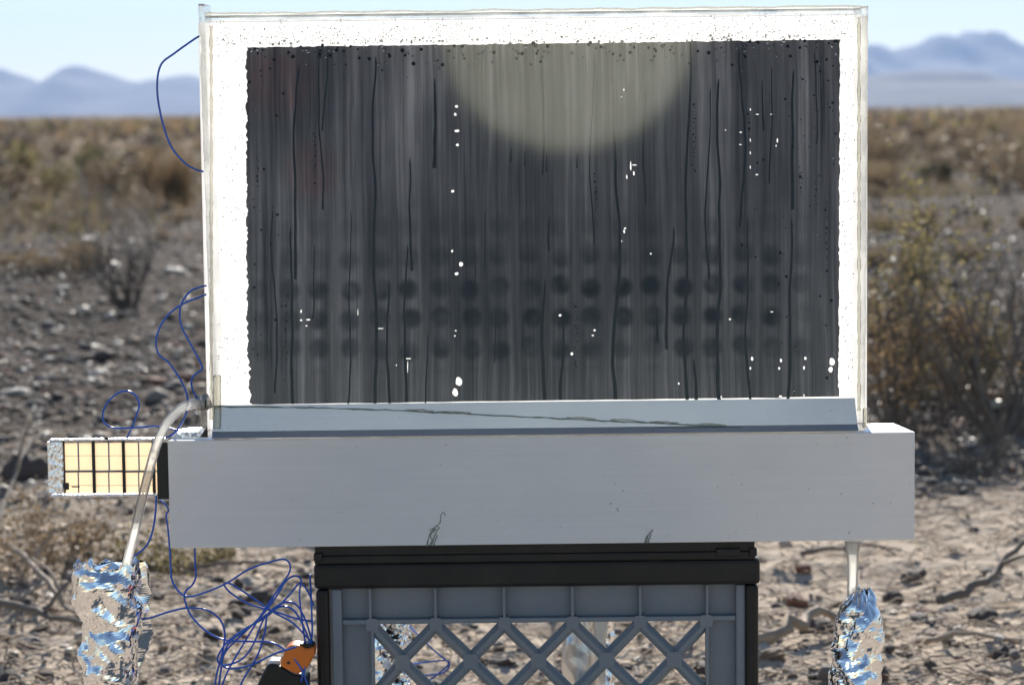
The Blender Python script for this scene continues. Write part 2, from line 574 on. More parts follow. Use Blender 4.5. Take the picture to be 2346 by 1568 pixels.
mountain('mountain_range', 2600, [(-900, 262), (-700, 190), (-420, 215), (-200, 165), (0, 160), (21, 168), (73, 177), (92, 187), (116, 176), (147, 150), (165, 147), (186, 149), (244, 164), (293, 187), (321, 191), (342, 183), (391, 171), (428, 169), (560, 176), (700, 170), (800, 178), (930, 200), (1060, 235), (1150, 262)], 260, MT)
mountain('mountain_range', 2700, [(1500, 262), (1650, 200), (1750, 140), (1850, 96), (1950, 84), (1992, 92), (2040, 107), (2083, 88), (2103, 81), (2197, 79), (2264, 82), (2297, 90), (2346, 110), (2450, 130), (2600, 120), (2800, 170), (3100, 205), (3400, 250)], 260, MT)
mountain('hill', 1500, [(1600, 256), (1760, 205), (1880, 170), (1990, 163), (2040, 159), (2150, 163), (2230, 165), (2290, 178), (2346, 182), (2480, 196), (2700, 215), (2900, 240)], 120, MT)

hz = Geo().box(-1950, 1950, -60, 4300, -1.6, 175)
haze = hz.make('haze', simple('haze air', (1, 1, 1)))
haze['kind'] = 'stuff'
hm = haze.data.materials[0]
for n in list(hm.node_tree.nodes):
    if n.type != 'OUTPUT_MATERIAL':
        hm.node_tree.nodes.remove(n)
pv = hm.node_tree.nodes.new('ShaderNodeVolumePrincipled')
pv.inputs['Color'].default_value = (.30, .46, .78, 1)
pv.inputs['Density'].default_value = .00027
pv.inputs['Anisotropy'].default_value = .25
hm.node_tree.links.new(pv.outputs[0], [n for n in hm.node_tree.nodes if n.type == 'OUTPUT_MATERIAL'][0].inputs['Volume'])

# ================================================================== plants
LEAF = dict(
    olive=leafy('olive desert leaves', (.095, .085, .040), (.22, .185, .095)),
    dark=leafy('dark green desert leaves', (.030, .038, .020), (.075, .080, .042)),
    tan=leafy('dry tan brush', (.17, .125, .080), (.30, .23, .15), .35),
    russet=leafy('rusty brown brush', (.17, .115, .062), (.30, .21, .12), .4),
    grey=leafy('grey brown brush', (.095, .078, .064), (.17, .145, .12), .3),
)
BARK = simple('grey brown twig bark', (.115, .095, .080), (.19, .16, .135), rough=.85, scale=40, bump=.3, bscale=200)
PALE = simple('sun bleached dead wood', (.26, .20, .15), (.38, .31, .24), rough=.8, scale=30, bump=.3, bscale=160)

def branch_sys(rnd, n, H, spread, r0, levels=3, kids=3, wig=.18, sides=4):
    """vase of thin stems from one base; returns geo and twig tips"""
    g = Geo(); tips = []
    def grow(p, d, L, r, lev):
        steps = 5
        pts = [p]; dd = d.copy()
        for s in range(steps):
            dd = (dd + V((rnd.gauss(0, wig), rnd.gauss(0, wig), rnd.gauss(0, wig * .7) + .04))).normalized()
            pts.append(pts[-1] + dd * (L / steps))
        rad = [r * (1 - .6 * i / steps) for i in range(steps + 1)]
        g.tube(pts, rad, sides if lev == 0 else 3, False)
        if lev >= levels - 1:
            tips.extend([(pts[i], dd) for i in range(1, steps + 1)])
            return
        if lev >= 1:
            tips.extend([(pts[i], dd) for i in range(3, steps + 1)])
        for kdx in range(kids):
            i = rnd.randint(2, steps)
            ax = V((rnd.gauss(0, 1), rnd.gauss(0, 1), rnd.gauss(0, .5)))
            nd = (dd + ax * .55).normalized()
            if nd.z < -.1: nd.z = .1
            grow(pts[i], nd, L * rnd.uniform(.38, .62), rad[i] * .62, lev + 1)
    for i in range(n):
        a = rnd.uniform(0, 2 * math.pi); s = spread * math.sqrt(rnd.random())
        d = V((math.cos(a) * s, math.sin(a) * s, 1)).normalized()
        grow(V((math.cos(a) * .015, math.sin(a) * .015, -.01)), d, H * rnd.uniform(.55, .8), r0 * rnd.uniform(.6, 1.1), 0)
    return g, tips

def leaves(rnd, tips, per, size, jit):
    g = Geo()
    for p, d in tips:
        for k in range(per):
            c = p + V((rnd.gauss(0, jit), rnd.gauss(0, jit), rnd.gauss(0, jit)))
            a = V((rnd.gauss(0, 1), rnd.gauss(0, 1), rnd.gauss(0, 1) + .4)).normalized()
            b = a.cross(V((rnd.gauss(0, 1), rnd.gauss(0, 1), rnd.gauss(0, 1))))
            if b.length < 1e-3: continue
            b.normalize()
            L = size * rnd.uniform(.6, 1.4); W = L * .42
            g.add([c, c + a * L * .5 + b * W, c + a * L, c + a * L * .5 - b * W], [(0, 1, 2, 3)])
    return g

def near_plant(name, label, cat, loc, seed, n, H, spread, r0, leaf=None, per=2, lsize=.012, jit=.012, wood=BARK, levels=3, kids=3, wig=.18, lpart='foliage', group=None):
    rnd = random.Random(seed)
    t = thing(name, label, cat, loc, group)
    g, tips = branch_sys(rnd, n, H, spread, r0, levels, kids, wig)
    b = mesh_obj('stems', [v + V(loc) for v in g.v], g.f, wood, t)
    if leaf:
        lg = leaves(rnd, tips, per, lsize, jit)
        mesh_obj(lpart, [v + V(loc) for v in lg.v], lg.f, leaf, t)
    return t

# dead bush on the left, creosote-like bush and bare twiggy bush on the right
near_plant('dead_shrub', 'leafless grey dead shrub standing alone on stony ground left of the dark panel', 'shrub', on_ground(292, 716, -.01), 3, 22, .37, .6, .006, wood=BARK, levels=4, kids=3, wig=.22)
near_plant('desert_bush', 'tall olive green leafy bush rising just behind the right edge of the white frame', 'bush', on_ground(2045, 985, -.01), 21, 18, .44, .28, .004, LEAF['olive'], 1, .012, .013, levels=4, kids=2, wig=.16)
near_plant('desert_bush', 'low loose green bush with rusty twigs between the tall bush and the bare twiggy shrub', 'bush', on_ground(2190, 955, -.01), 8, 10, .24, .8, .004, LEAF['olive'], 1, .010, .012, levels=3, kids=4, wig=.18)
near_plant('bare_shrub', 'bare grey twiggy shrub of long crooked branches at the right border', 'shrub', on_ground(2300, 1010, -.01), 14, 22, .46, .9, .0068, None, levels=4, kids=3, wig=.18)
near_plant('bare_shrub', 'thin grey leafless shrub between the loose green bush and the border shrub', 'shrub', on_ground(2215, 930, -.01), 52, 17, .42, .9, .0055, None, wood=PALE, levels=4, kids=3, wig=.2)
near_plant('dry_bush', 'yellow brown half dry bush against the frame edge in front of the tall bush', 'bush', on_ground(2085, 1000, -.01), 57, 12, .30, .7, .0035, LEAF['russet'], 2, .010, .013, levels=4, kids=2, wig=.2)
near_plant('dry_bush', 'dry rust coloured bush low behind the right end of the metal base', 'bush', on_ground(2040, 900, -.01), 31, 10, .24, .8, .004, LEAF['russet'], 2, .010, .014, levels=3, kids=4, wig=.2)
near_plant('dry_bush', 'shaded grey tangle of dead brush on the ground beside the metal base', 'bush', on_ground(2230, 1085, -.01), 33, 20, .14, 1.6, .0030, None, 1, .012, .014, levels=3, kids=4, wig=.25)
near_plant('weed', 'small grey green weed on the ground left of the crate below the metal base', 'plant', on_ground(352, 1315, -.004), 41, 16, .075, 1.5, .0012, LEAF['olive'], 3, .006, .008, levels=2, kids=4, wig=.25)
near_plant('weed', 'tiny pale green weed behind the knot of blue wires', 'plant', on_ground(455, 1300, -.004), 43, 12, .05, 1.6, .001, LEAF['olive'], 2, .006, .006, levels=2, kids=4, wig=.25)
near_plant('dry_weed', 'small brown dry weed behind the crumpled foil bottle at left', 'plant', on_ground(150, 1300, -.004), 45, 16, .10, 1.3, .0014, LEAF['tan'], 1, .007, .008, levels=3, kids=3, wig=.3, lpart='dry_leaves')
near_plant('dry_weed', 'wiry brown dry weed at the left border beneath the solar plate', 'plant', on_ground(20, 1330, -.004), 47, 16, .14, 1.3, .0016, LEAF['tan'], 1, .006, .008, levels=3, kids=3, wig=.3, wood=PALE, lpart='dry_leaves')

# distant brush: shared variant meshes
def shrub_mesh(seed, mat, kind):
    rnd = random.Random(seed)
    g = Geo()
    lobes = [(V((rnd.gauss(0, .32), rnd.gauss(0, .32), rnd.uniform(.3, .72))), rnd.uniform(.16, .34)) for _ in range(9)]
    for _ in range(640 if kind != 'grass' else 420):
        if kind == 'grass':
            a = rnd.uniform(0, 6.283); r = abs(rnd.gauss(0, .16))
            p = V((r * math.cos(a), r * math.sin(a), 0)); L = rnd.uniform(.5, 1.05)
            tip = p + V((math.cos(a) * rnd.uniform(0, .5), math.sin(a) * rnd.uniform(0, .5), L))
            s = V((-math.sin(a), math.cos(a), 0)) * .014
            g.add([p - s, p + s, tip], [(0, 1, 2)])
            continue
        c, r = rnd.choice(lobes)
        q = V((rnd.gauss(0, 1), rnd.gauss(0, 1), rnd.gauss(0, 1))).normalized() * r * rnd.uniform(.5, 1.12)
        p = c + q
        if p.z < .02: p.z = rnd.uniform(.02, .2)
        a = V((rnd.gauss(0, 1), rnd.gauss(0, 1), rnd.gauss(0, 1) + .5)).normalized()
        b = a.cross(V((rnd.gauss(0, 1), rnd.gauss(0, 1), rnd.gauss(0, 1)))).normalized()
        L = rnd.uniform(.05, .12); W = L * .35
        g.add([p, p + a * L * .5 + b * W, p + a * L, p + a * L * .5 - b * W], [(0, 1, 2, 3)])
    for k in range(10):
        a = rnd.uniform(0, 6.283); c, r = rnd.choice(lobes)
        g.tube([V((0, 0, -.05)), c * .5 + V((rnd.gauss(0, .03), rnd.gauss(0, .03), 0)), c], [.02, .013, .005], 3, False)
    me = bpy.data.meshes.new('brush')
    me.from_pydata([tuple(v) for v in g.v], [], g.f)
    me.materials.append(mat)
    me.update()
    return me
VAR = {}
for kname, mat, kind in (('olive', LEAF['olive'], 'bush'), ('dark', LEAF['dark'], 'bush'), ('tan', LEAF['tan'], 'bush'), ('russet', LEAF['russet'], 'bush'), ('grey', LEAF['grey'], 'bush'), ('grass', LEAF['tan'], 'grass'), ('rustgrass', LEAF['russet'], 'grass')):
    VAR[kname] = [shrub_mesh(100 + 7 * i + len(VAR) * 31, mat, kind) for i in range(3)]
def brush(name, kind, px, py, wid, hgt, label, cat='shrub', group=None, seed=0):
    p = on_ground(px, py, -.01)
    o = bpy.data.objects.new(name, VAR[kind][seed % 3])
    COL.objects.link(o)
    o.location = p
    o.rotation_euler = (0, 0, random.uniform(0, 6.28))
    d = (p - CAM).length
    o.scale = (wid / F_PX * d * .95, wid / F_PX * d * .95, hgt / F_PX * d)
    return tag(o, label, cat, group)
brush('green_shrub', 'dark', 235, 425, 80, 105, 'dark green shrub left of the wire loop, darkest of the far shrubs at left', seed=0)
brush('green_shrub', 'olive', 195, 395, 70, 75, 'olive green shrub with a pale top just left of the darkest far shrub', seed=1)
brush('green_shrub', 'olive', 55, 440, 100, 120, 'pale green brown shrub near the left border in front of the far plain', seed=2)
brush('dry_grass_clump', 'rustgrass', 405, 485, 110, 165, 'tall rusty brown grass clump behind the wire loop against the frame', 'grass clump', seed=0)
brush('dry_grass_clump', 'rustgrass', 345, 455, 70, 130, 'shorter rusty grass clump left of the tall one by the wire loop', 'grass clump', seed=1)
brush('green_shrub', 'olive', 130, 455, 90, 90, 'low mottled green shrub between the border shrub and the darkest shrub', seed=1)
brush('green_shrub', 'dark', 2130, 425, 70, 60, 'dark green shrub in the middle distance right of the frame', seed=2)
brush('dry_grass_clump', 'grass', 2280, 410, 110, 90, 'broad tan grass clump in the middle distance at the right border', 'grass clump', seed=2)
LBL = dict(olive='blurred olive green shrub', dark='blurred dark green shrub', tan='blurred dry tan shrub', russet='blurred rusty brown shrub', grey='blurred grey brown shrub', grass='blurred tan grass clump', rustgrass='blurred rusty grass clump')
GRP = dict((k, LBL[k].replace('blurred ', 'far ').replace('shrub', 'shrubs').replace('grass clump', 'grass clumps')) for k in LBL)
rb = random.Random(77)
cnt = 0
while cnt < 270:
    side = rb.random() < .5
    px = rb.uniform(-160, 480) if side else rb.uniform(1960, 2500)
    hy = 262 - px * .0115
    e = math.exp(rb.uniform(math.log(22), math.log(215)))
    if e > 120 and rb.random() < .45: continue
    py = hy + e
    kind = rb.choices(['olive', 'dark', 'tan', 'russet', 'grey', 'grass', 'rustgrass'], [2.0, .5, 4.2, 1.6, 2.8, 3, 1.2] if side else [1.0, .15, 5, 1.2, 3.5, 4, .8])[0]
    dist = 3566 / e
    hm_ = rb.uniform(.15, .40) if e > 80 else rb.uniform(.12, .30)
    hp = hm_ * F_PX / dist
    zr = (' left' if side else ' right') + ' of the frame, ' + ('close to the horizon' if e < 45 else 'half way to the horizon' if e < 95 else 'at the near edge of the plain')
    brush('grass_clump' if 'grass' in kind else 'shrub', kind, px, py, hp * rb.uniform(.9, 1.6), hp, LBL[kind] + zr, 'grass clump' if 'grass' in kind else 'shrub', GRP[kind] + zr, rb.randint(0, 2))
    cnt += 1
for i in range(46):
    side = rb.random() < .5
    px = rb.uniform(-120, 450) if side else rb.uniform(2000, 2460)
    e = rb.uniform(215, 430)
    kind = rb.choice(['tan', 'grey', 'grass', 'grass', 'olive'])
    hp = rb.uniform(.05, .13) * F_PX / (3566 / e)
    adj = {'tan': 'dry tan', 'grey': 'grey brown', 'grass': 'wispy tan', 'olive': 'olive'}[kind]
    zr = ('left of the frame' if side else 'right of the frame') + (', nearer the plain' if e < 300 else ', half way down the stony ground')
    brush('dry_tuft', kind, px, 262 - px * .0115 + e, hp * rb.uniform(1, 1.8), hp, 'small %s tuft %s' % (adj, zr), 'tuft', 'small %s tufts %s' % (adj, zr), rb.randint(0, 2))
g = Geo(); mi = []
for i in range(6200):
    e = rb.uniform(40, 340); d = 3566 / e
    if rb.random() < (e - 110) / 210: continue
    side = rb.random() < .5
    x = (rb.uniform(-.26, -.10) if side else rb.uniform(.12, .27)) * d; y = d - 1.83
    if vnoise(x / 1.3, y / 2.5) < -.14 + .3 * max(0, (e - 120) / 200): continue
    z = gz(x, y); H_ = rb.uniform(.06, .20)
    for k in range(7):
        a = rb.uniform(0, 6.283); q = V((x + rb.gauss(0, .05), y + rb.gauss(0, .05), z - .01))
        sd = V((math.cos(a), math.sin(a), 0)) * .007
        g.add([q - sd, q + sd, q + V((rb.gauss(0, .10), rb.gauss(0, .10), H_ * rb.uniform(.6, 1.1)))], [(0, 1, 2)])
    mi += [rb.choices([0, 1, 2, 3], [2.2, 2.2, 1.2, 3.4])[0]] * 7
dgs = g.make('dry_grass', [LEAF['olive'], LEAF['tan'], LEAF['russet'], LEAF['grey']])
dgs.data.polygons.foreach_set('material_index', mi)
dgs['kind'] = 'stuff'
# the brush beyond that reads as one mass
g = Geo()
mi = []
rb = random.Random(5)
for i in range(3600):
    d = math.exp(rb.uniform(math.log(50), math.log(900)))
    x = rb.uniform(-.30, .30) * d; y = d - 1.83
    z = gz(x, y)
    s = rb.uniform(.15, .42)
    for k in range(7):
        c = V((x + rb.gauss(0, .4), y + rb.gauss(0, .4), z + rb.uniform(0, s)))
        a = V((rb.gauss(0, 1), rb.gauss(0, 1), rb.gauss(0, 1) + .6)).normalized(); b = a.cross(V((rb.gauss(0, 1), rb.gauss(0, 1), .1))).normalized()
        L = rb.uniform(.12, .3)
        g.add([c, c + a * L * .5 + b * L * .3, c + a * L, c + a * L * .5 - b * L * .3], [(0, 1, 2, 3)])
    m_ = rb.choices([0, 1, 2, 3], [2, 4, 3, 3])[0]
    mi += [m_] * 7
far = g.make('scrub', [LEAF['olive'], LEAF['tan'], LEAF['russet'], LEAF['grey']])
far.data.polygons.foreach_set('material_index', mi)
far['kind'] = 'stuff'

# ================================================================== stones, gravel, litter
STONE = dict(
    dark=mat_stone('dark brown stone', (.060, .047, .042), (.115, .092, .080)),
    tan=mat_stone('tan stone', (.22, .165, .12), (.33, .26, .195)),
    red=mat_stone('reddish stone', (.18, .085, .055), (.26, .135, .095)),
    pale=mat_stone('pale quartz stone', (.46, .41, .35), (.62, .57, .50), .5),
    grey=mat_stone('grey stone', (.135, .118, .108), (.21, .185, .17)),
)
def stone_mesh(seed, mat, sub=2, flat=.55):
    rnd = random.Random(seed)
    bm = bmesh.new()
    bmesh.ops.create_icosphere(bm, subdivisions=sub, radius=1)
    o = V((rnd.uniform(0, 90), rnd.uniform(0, 90), 0))
    cuts = [(V((rnd.gauss(0, 1), rnd.gauss(0, 1), rnd.gauss(0, 1))).normalized(), rnd.uniform(.55, .9)) for _ in range(7)]
    for v in bm.verts:
        p = v.co.copy()
        for nrm, dd in cuts:
            e = p.dot(nrm) - dd
            if e > 0: p -= nrm * e * .85
        p *= 1 + .18 * mnoise.noise(p * 1.6 + o)
        v.co = V((p.x, p.y * .8, p.z * flat))
    me = bpy.data.meshes.new('stone')
    bm.to_mesh(me); bm.free()
    me.materials.append(mat)
    return me
SV = {k: [stone_mesh(i * 13 + len(k) * 101 + j, m, 2, f) for j, f in enumerate((.45, .6, .75, .38))] for i, (k, m) in enumerate(STONE.items())}
def stone(kind, p, s, label, group, rot=None, var=0, sink=.3, name='stone', stretch=1.0):
    o = bpy.data.objects.new(name, SV[kind][var % 4])
    COL.objects.link(o)
    o.location = (p.x, p.y, p.z + s * .55 * (1 - sink) - s * .12)
    o.rotation_euler = (random.gauss(0, .18), random.gauss(0, .18), random.uniform(0, 6.28) if rot is None else rot)
    o.scale = (s * stretch, s, s)
    return tag(o, label, 'stone', group)
def pxm(p, wpx):
    return wpx / F_PX * (p - CAM).dot(FWD) / 2
for kind, px, py, wpx, lab, var, st in (
    ('dark', 2090, 1310, 82, 'wide dark flat stone lying right of the hose outlet', 0, 1.0),
    ('red', 1840, 1302, 42, 'small reddish stone between crate and hose outlet', 2, 1.0),
    ('red', 1828, 1392, 62, 'rusty brown angular stone close right of the crate', 1, 1.0),
    ('dark', 1872, 1455, 92, 'rounded dark brown stone between the crate and the right foil bottle', 2, 1.0),
    ('tan', 1770, 1530, 80, 'broad tan stone low beside the right post of the crate', 3, 1.0),
    ('dark', 2045, 1378, 55, 'dark brown stone above the right foil bottle', 2, 1.0),
    ('dark', 2250, 1425, 90, 'flat brown stone near the right border', 3, 1.0),
    ('dark', 2300, 1525, 70, 'dark humped stone at the lower right border', 2, 1.0),
    ('grey', 2270, 1325, 60, 'grey brown stone above the fallen root at right', 1, 1.0),
    ('dark', 595, 1392, 70, 'dark stone behind the tangle of blue wires', 2, 1.0),
    ('dark', 615, 1445, 62, 'dark purple brown stone half hidden by blue wires near the crate', 1, 1.0),
    ('dark', 545, 1400, 50, 'smaller dark stone beneath the blue wire arch', 0, 1.0),
    ('dark', 60, 1100, 120, 'large dark boulder at the left border beside the foil framed plate', 2, 1.0),
    ('dark', 560, 1205, 0, '', 0, 1.0),
    ('dark', 455, 1225, 60, 'dark rusty stone left of the base beneath the hose', 1, 1.0),
    ('grey', 455, 1178, 80, 'grey angular stone behind the hose left of the metal base', 1, 1.0),
    ('pale', 145, 695, 42, 'pale stone left of the dead shrub', 0, 1.0),
    ('pale', 400, 655, 62, 'long pale stone right of the dead shrub near the wires', 3, 1.0),
    ('dark', 243, 822, 62, 'dark flat stone under the dead shrub shadow', 0, 1.0),
    ('pale', 408, 816, 26, 'small round pale stone beside the kinked blue wire', 2, 1.0),
    ('pale', 30, 914, 80, 'long pale flat stone at the left border above the foil framed plate', 3, 1.0),
    ('tan', 2200, 1078, 78, 'tan rounded stone in the shade of the bare shrub', 2, 1.0),
    ('tan', 2150, 1068, 40, 'small tan stone left of the rounded tan one in the shrub shade', 1, 1.0),
):
    if wpx:
        p = on_ground(px, py)
        stone(kind, p, pxm(p, wpx), lab, None, random.uniform(-.3, .3), var, .25)
SL = dict(dark='dark brown stone lying loose on the desert floor', tan='tan stone lying loose on the desert floor', red='small reddish stone lying loose on the desert floor', pale='small pale stone lying loose on the desert floor', grey='grey brown stone lying loose on the desert floor')
rs = random.Random(9)
cand = []
for i in range(26000):
    e = rs.uniform(190, 1420) if rs.random() < .55 else rs.uniform(120, 640)
    d = 3566 / e
    x = rs.uniform(-.33, .33) * d; y = d - 1.83
    if abs(x) < .34 and y < .75: continue
    if e > 850 and rs.random() < .45: continue
    s = min(.022, max(.0024, math.exp(rs.gauss(math.log(.0042), .52)))) * (.72 + .11 * d)
    if vnoise(x / .8, y / .8) < -.12 and rs.random() < .7: continue
    kind = rs.choices(['dark', 'tan', 'red', 'pale', 'grey'], [4.2, 2.6, .7, .45 + .12 * d, 2.6])[0]
    inview = abs(x) < .215 * d and not (abs(x - .0) < .165 * (d / 1.83) * .9 and e < 740)
    cand.append((s * F_PX / d if inview else 0, s, x, y, kind))
cand.sort(key=lambda c: -c[0])
def sheet(p):
    d = p - CAM
    k_ = F_PX / d.dot(FWD)
    return CX + d.dot(RIGHT) * k_, CY - d.dot(UP) * k_
def zone(px, py):
    if 840 < px < 1640 and py > 1350: return 'on the pale ground seen through the crate lattice'
    if px < 390:
        if py < 760: return 'near the dead shrub left of the white frame'
        if py < 1010: return 'on bare ground above the foil edged plate'
        if py < 1250: return 'below and beside the foil edged plate'
        return 'around the left foil bottle' if px > 110 else 'at the lower left border'
    if px < 760:
        if py < 760: return 'close left of the white frame, upper half'
        if py < 1240: return 'close left of the white frame, behind the wires'
        return 'behind the blue wire tangle'
    if py < 760: return 'beyond the bushes right of the white frame'
    if py < 1010: return 'among the bushes right of the white frame'
    if py < 1235 and px > 2090: return 'in the bush shade beside the right end of the metal base'
    if px < 1900: return 'on the pale ground between crate and right foil bottle'
    if py < 1380: return 'right of the hose outlet, under the metal base level'
    return 'on the pale ground right of the right foil bottle'
for i, (q, s, x, y, kind) in enumerate(cand[:255]):
    p = V((x, y, gz(x, y)))
    adj = {'dark': 'dark brown', 'tan': 'tan', 'red': 'reddish', 'pale': 'pale', 'grey': 'grey brown'}[kind]
    zn = zone(*sheet(p))
    stone(kind, p, s, 'loose %s stone %s' % (adj, zn), 'loose %s stones %s' % (adj, zn), None, i, .35)
ico = bmesh.new(); bmesh.ops.create_icosphere(ico, subdivisions=1, radius=1); ico.verts.index_update()
IV = np.array([tuple(v.co) for v in ico.verts]); IF = np.array([[v.index for v in f.verts] for f in ico.faces]); ico.free()
rest = cand[255:]
for i in range(15000):
    e = rs.uniform(300, 900)
    d = 3566 / e
    x = rs.uniform(-.26, .26) * d
    kind = rs.choices(['dark', 'tan', 'red', 'pale', 'grey'], [3.6, 3.0, .5, 1.3, 3.0])[0]
    rest.append((0, min(.03, math.exp(rs.gauss(math.log(.0065), .45))) * (.6 + .09 * d), x, d - 1.83, kind))
VS, FS, MI = [], [], []
kk = list(STONE)
for n, (q, s, x, y, kind) in enumerate(rest):
    c = IV * (1 + RNG.normal(0, .16, (len(IV), 1))) * np.array([s * rs.uniform(.8, 1.5), s * rs.uniform(.7, 1.1), s * rs.uniform(.35, .75)])
    a = rs.uniform(0, 6.28); ca, sa = math.cos(a), math.sin(a)
    VS.append(np.stack([c[:, 0] * ca - c[:, 1] * sa + x, c[:, 0] * sa + c[:, 1] * ca + y, c[:, 2] + gz(x, y) + s * .15], 1))
    FS.append(IF + n * len(IV)); MI += [kk.index(kind)] * len(IF)
VS = np.concatenate(VS); FS = np.concatenate(FS)
me = bpy.data.meshes.new('gravel')
me.vertices.add(len(VS)); me.vertices.foreach_set('co', VS.astype(np.float32).ravel())
me.loops.add(FS.size); me.loops.foreach_set('vertex_index', FS.astype(np.int32).ravel())
me.polygons.add(len(FS)); me.polygons.foreach_set('loop_start', np.arange(0, FS.size, 3, dtype=np.int32))
me.polygons.foreach_set('material_index', np.array(MI, dtype=np.int32))
me.update(calc_edges=True)
for k_ in kk: me.materials.append(STONE[k_])
o = bpy.data.objects.new('gravel', me); COL.objects.link(o); o['kind'] = 'stuff'

g = Geo()
rs = random.Random(12)
for i in range(6000):
    e = rs.uniform(700, 1420) if rs.random() < .8 else rs.uniform(400, 700)
    d = 3566 / e
    x = rs.uniform(-.3, .3) * d; y = d - 1.83
    if abs(x) < .32 and y < .6: continue
    z = gz(x, y)
    a = rs.gauss(0, .55) if rs.random() < .7 else rs.uniform(0, 3.14)
    L = rs.uniform(.012, .06); r = rs.uniform(.0006, .0016)
    dv = V((math.cos(a), math.sin(a), rs.gauss(0, .12))) * L * .5
    c = V((x, y, z + .004)); mid = c + V((rs.gauss(0, .1) * L, rs.gauss(0, .1) * L, rs.uniform(0, .25) * L))
    g.tube([c - dv, mid, c + dv], [r, r, r * .6], 3, False)
o = g.make('straw_litter', PALE); o['kind'] = 'stuff'

def twig(label, pts, r, mat=PALE, lift=.012, forks=()):
    """a fallen branch lying along the given ground points"""
    P = [on_ground(a, b, lift + (c[0] if c else 0)) for a, b, *c in pts]
    t = thing('fallen_branch', label, 'branch', P[0] - V((0, 0, lift)))
    P = catmull(P, 5)
    n = len(P)
    P = [p + V((random.gauss(0, r * .5), random.gauss(0, r * .5), random.gauss(0, r * .4))) for p in P]
    Geo().tube(P, [r * (1.1 - .75 * i / n) * random.uniform(.88, 1.12) for i in range(n)], 7).make('stem', mat, t, True)
    for f, dx, dy, dz in forks:
        q = P[int(f * (n - 1))]
        Geo().tube(catmull([q, q + V((dx * .4, dy * .5, dz * .7)), q + V((dx, dy, dz))], 4), [r * .55 * (1 - .07 * i) for i in range(9)], 5).make('side_twig', mat, t, True)
    return t
twig('thin pale fallen branch arching along the ground beside the left foil bottle', [(-40, 1240), (30, 1310, .02), (95, 1385, .03), (165, 1420, .01), (210, 1440)], .005, PALE, .012, [(.4, .06, .05, .05), (.7, -.05, .06, .05)])
twig('long brown fallen branch across the lower left corner', [(-60, 1390), (60, 1428, .01), (160, 1445, .01), (330, 1440)], .0055, BARK, .012, [(.5, .07, .04, .05)])
twig('straight pale stick lying above the left foil bottle', [(30, 1400), (110, 1372, .008), (190, 1345, .0)], .0035)
twig('dark crooked branch rising at the left border under the foil framed plate', [(-30, 1265), (25, 1205, .05), (70, 1160, .09), (110, 1135, .10)], .004, BARK, .01, [(.5, .03, .02, .08)])
twig('thin twig slanting behind the hose end', [(275, 1215), (320, 1255, .01), (385, 1285, .0)], .003)
twig('brown stick lying level behind the blue wires', [(300, 1325), (430, 1322, .006), (600, 1338, .004), (700, 1332)], .0035, BARK)
twig('pale curved root running from the crate to the right foil bottle', [(1735, 1512), (1800, 1498, .012), (1870, 1474, .016), (1960, 1470, .006), (2050, 1478)], .0075, PALE)
twig('knotted grey root reaching the right border above the flat stone', [(2150, 1388), (2230, 1378, .012), (2290, 1362, .03), (2340, 1345, .045), (2420, 1335, .03)], .006, BARK, .012, [(.55, .05, -.05, .02)])
twig('small broken twig lying below the right end of the metal base', [(1840, 1280), (1930, 1276, .008), (2030, 1270)], .0035, BARK)
twig('thin stick at the lower right border', [(2120, 1500), (2210, 1508, .006), (2330, 1490)], .0035)

# ================================================================== storage crate
CY0 = .012                                     # front of the crate
def X(px, y=CY0, py=1400): return at(px, py, y).x
def Z(py, y=CY0, px=1230): return at(px, py, y).z
cx0, cx1 = X(720), X(1742)
CD = .31
crate = thing('storage_crate', 'grey lattice sided crate with black frame carrying the metal base', 'crate', ((cx0 + cx1) / 2, CY0 + CD / 2, 0))
zr1, zr0 = Z(1286), Z(1344)
pw = X(753) - cx0
g = Geo()
g.box(cx0, cx1, CY0, CY0 + .03, zr0, zr1, .003)
g.box(cx0, cx1, CY0 + CD - .03, CY0 + CD, zr0, zr1, .003)
g.box(cx0, cx0 + .025, CY0 + .031, CY0 + CD - .031, zr0, zr1, .002)
g.box(cx1 - .025, cx1, CY0 + .031, CY0 + CD - .031, zr0, zr1, .002)
g.make('rim', MAT['blackpl'], crate)
for xa, xb in ((cx0 + .001, cx0 + pw), (cx1 - pw * .98, cx1 - .001)):
    for ya, yb in ((CY0 + .002, CY0 + .03), (CY0 + CD - .03, CY0 + CD - .002)):
        Geo().box(xa, xb, ya, yb, .004, zr0 - .0005, .003).make('post', MAT['blackpl'], crate)
g = Geo().box(cx0, cx1, CY0, CY0 + .03, -.006, .0035, .002).box(cx0, cx1, CY0 + CD - .03, CY0 + CD, -.006, .0035, .002)
g.make('foot_rail', MAT['blackpl'], crate)
# grey front: border strips, ribbed top band, side plates, lattice
GY = CY0 + .006
gx0, gx1 = X(757), X(1710)
zb = Z(1424)                                   # level of the horizontal rib
b0, b1 = X(782), X(1688)
l0, l1 = X(851), X(1622)
zlow = .035
Geo().box(gx0, b0, GY, GY + .014, .01, zr0 - .001, .0015).make('border_strip', MAT['greypl'], crate)
Geo().box(b1, gx1, GY, GY + .014, .01, zr0 - .001, .0015).make('border_strip', MAT['greypl'], crate)
Geo().box(b0 + .0003, b1 - .0003, GY + .009, GY + .012, zb, zr0 - .001).make('top_band', MAT['greypl'], crate)
Geo().box(b0 + .0003, b1 - .0003, GY + .001, GY + .0085, zb - .0018, zb + .0018, .0006).make('rib', MAT['greypl'], crate)
for px in (847, 997, 1155, 1312, 1468, 1622):
    x = X(px)
    Geo().box(x - .0011, x + .0011, GY + .001, GY + .0088, zb + .0019, zr0 - .001, .0005).make('rib', MAT['greypl'], crate)
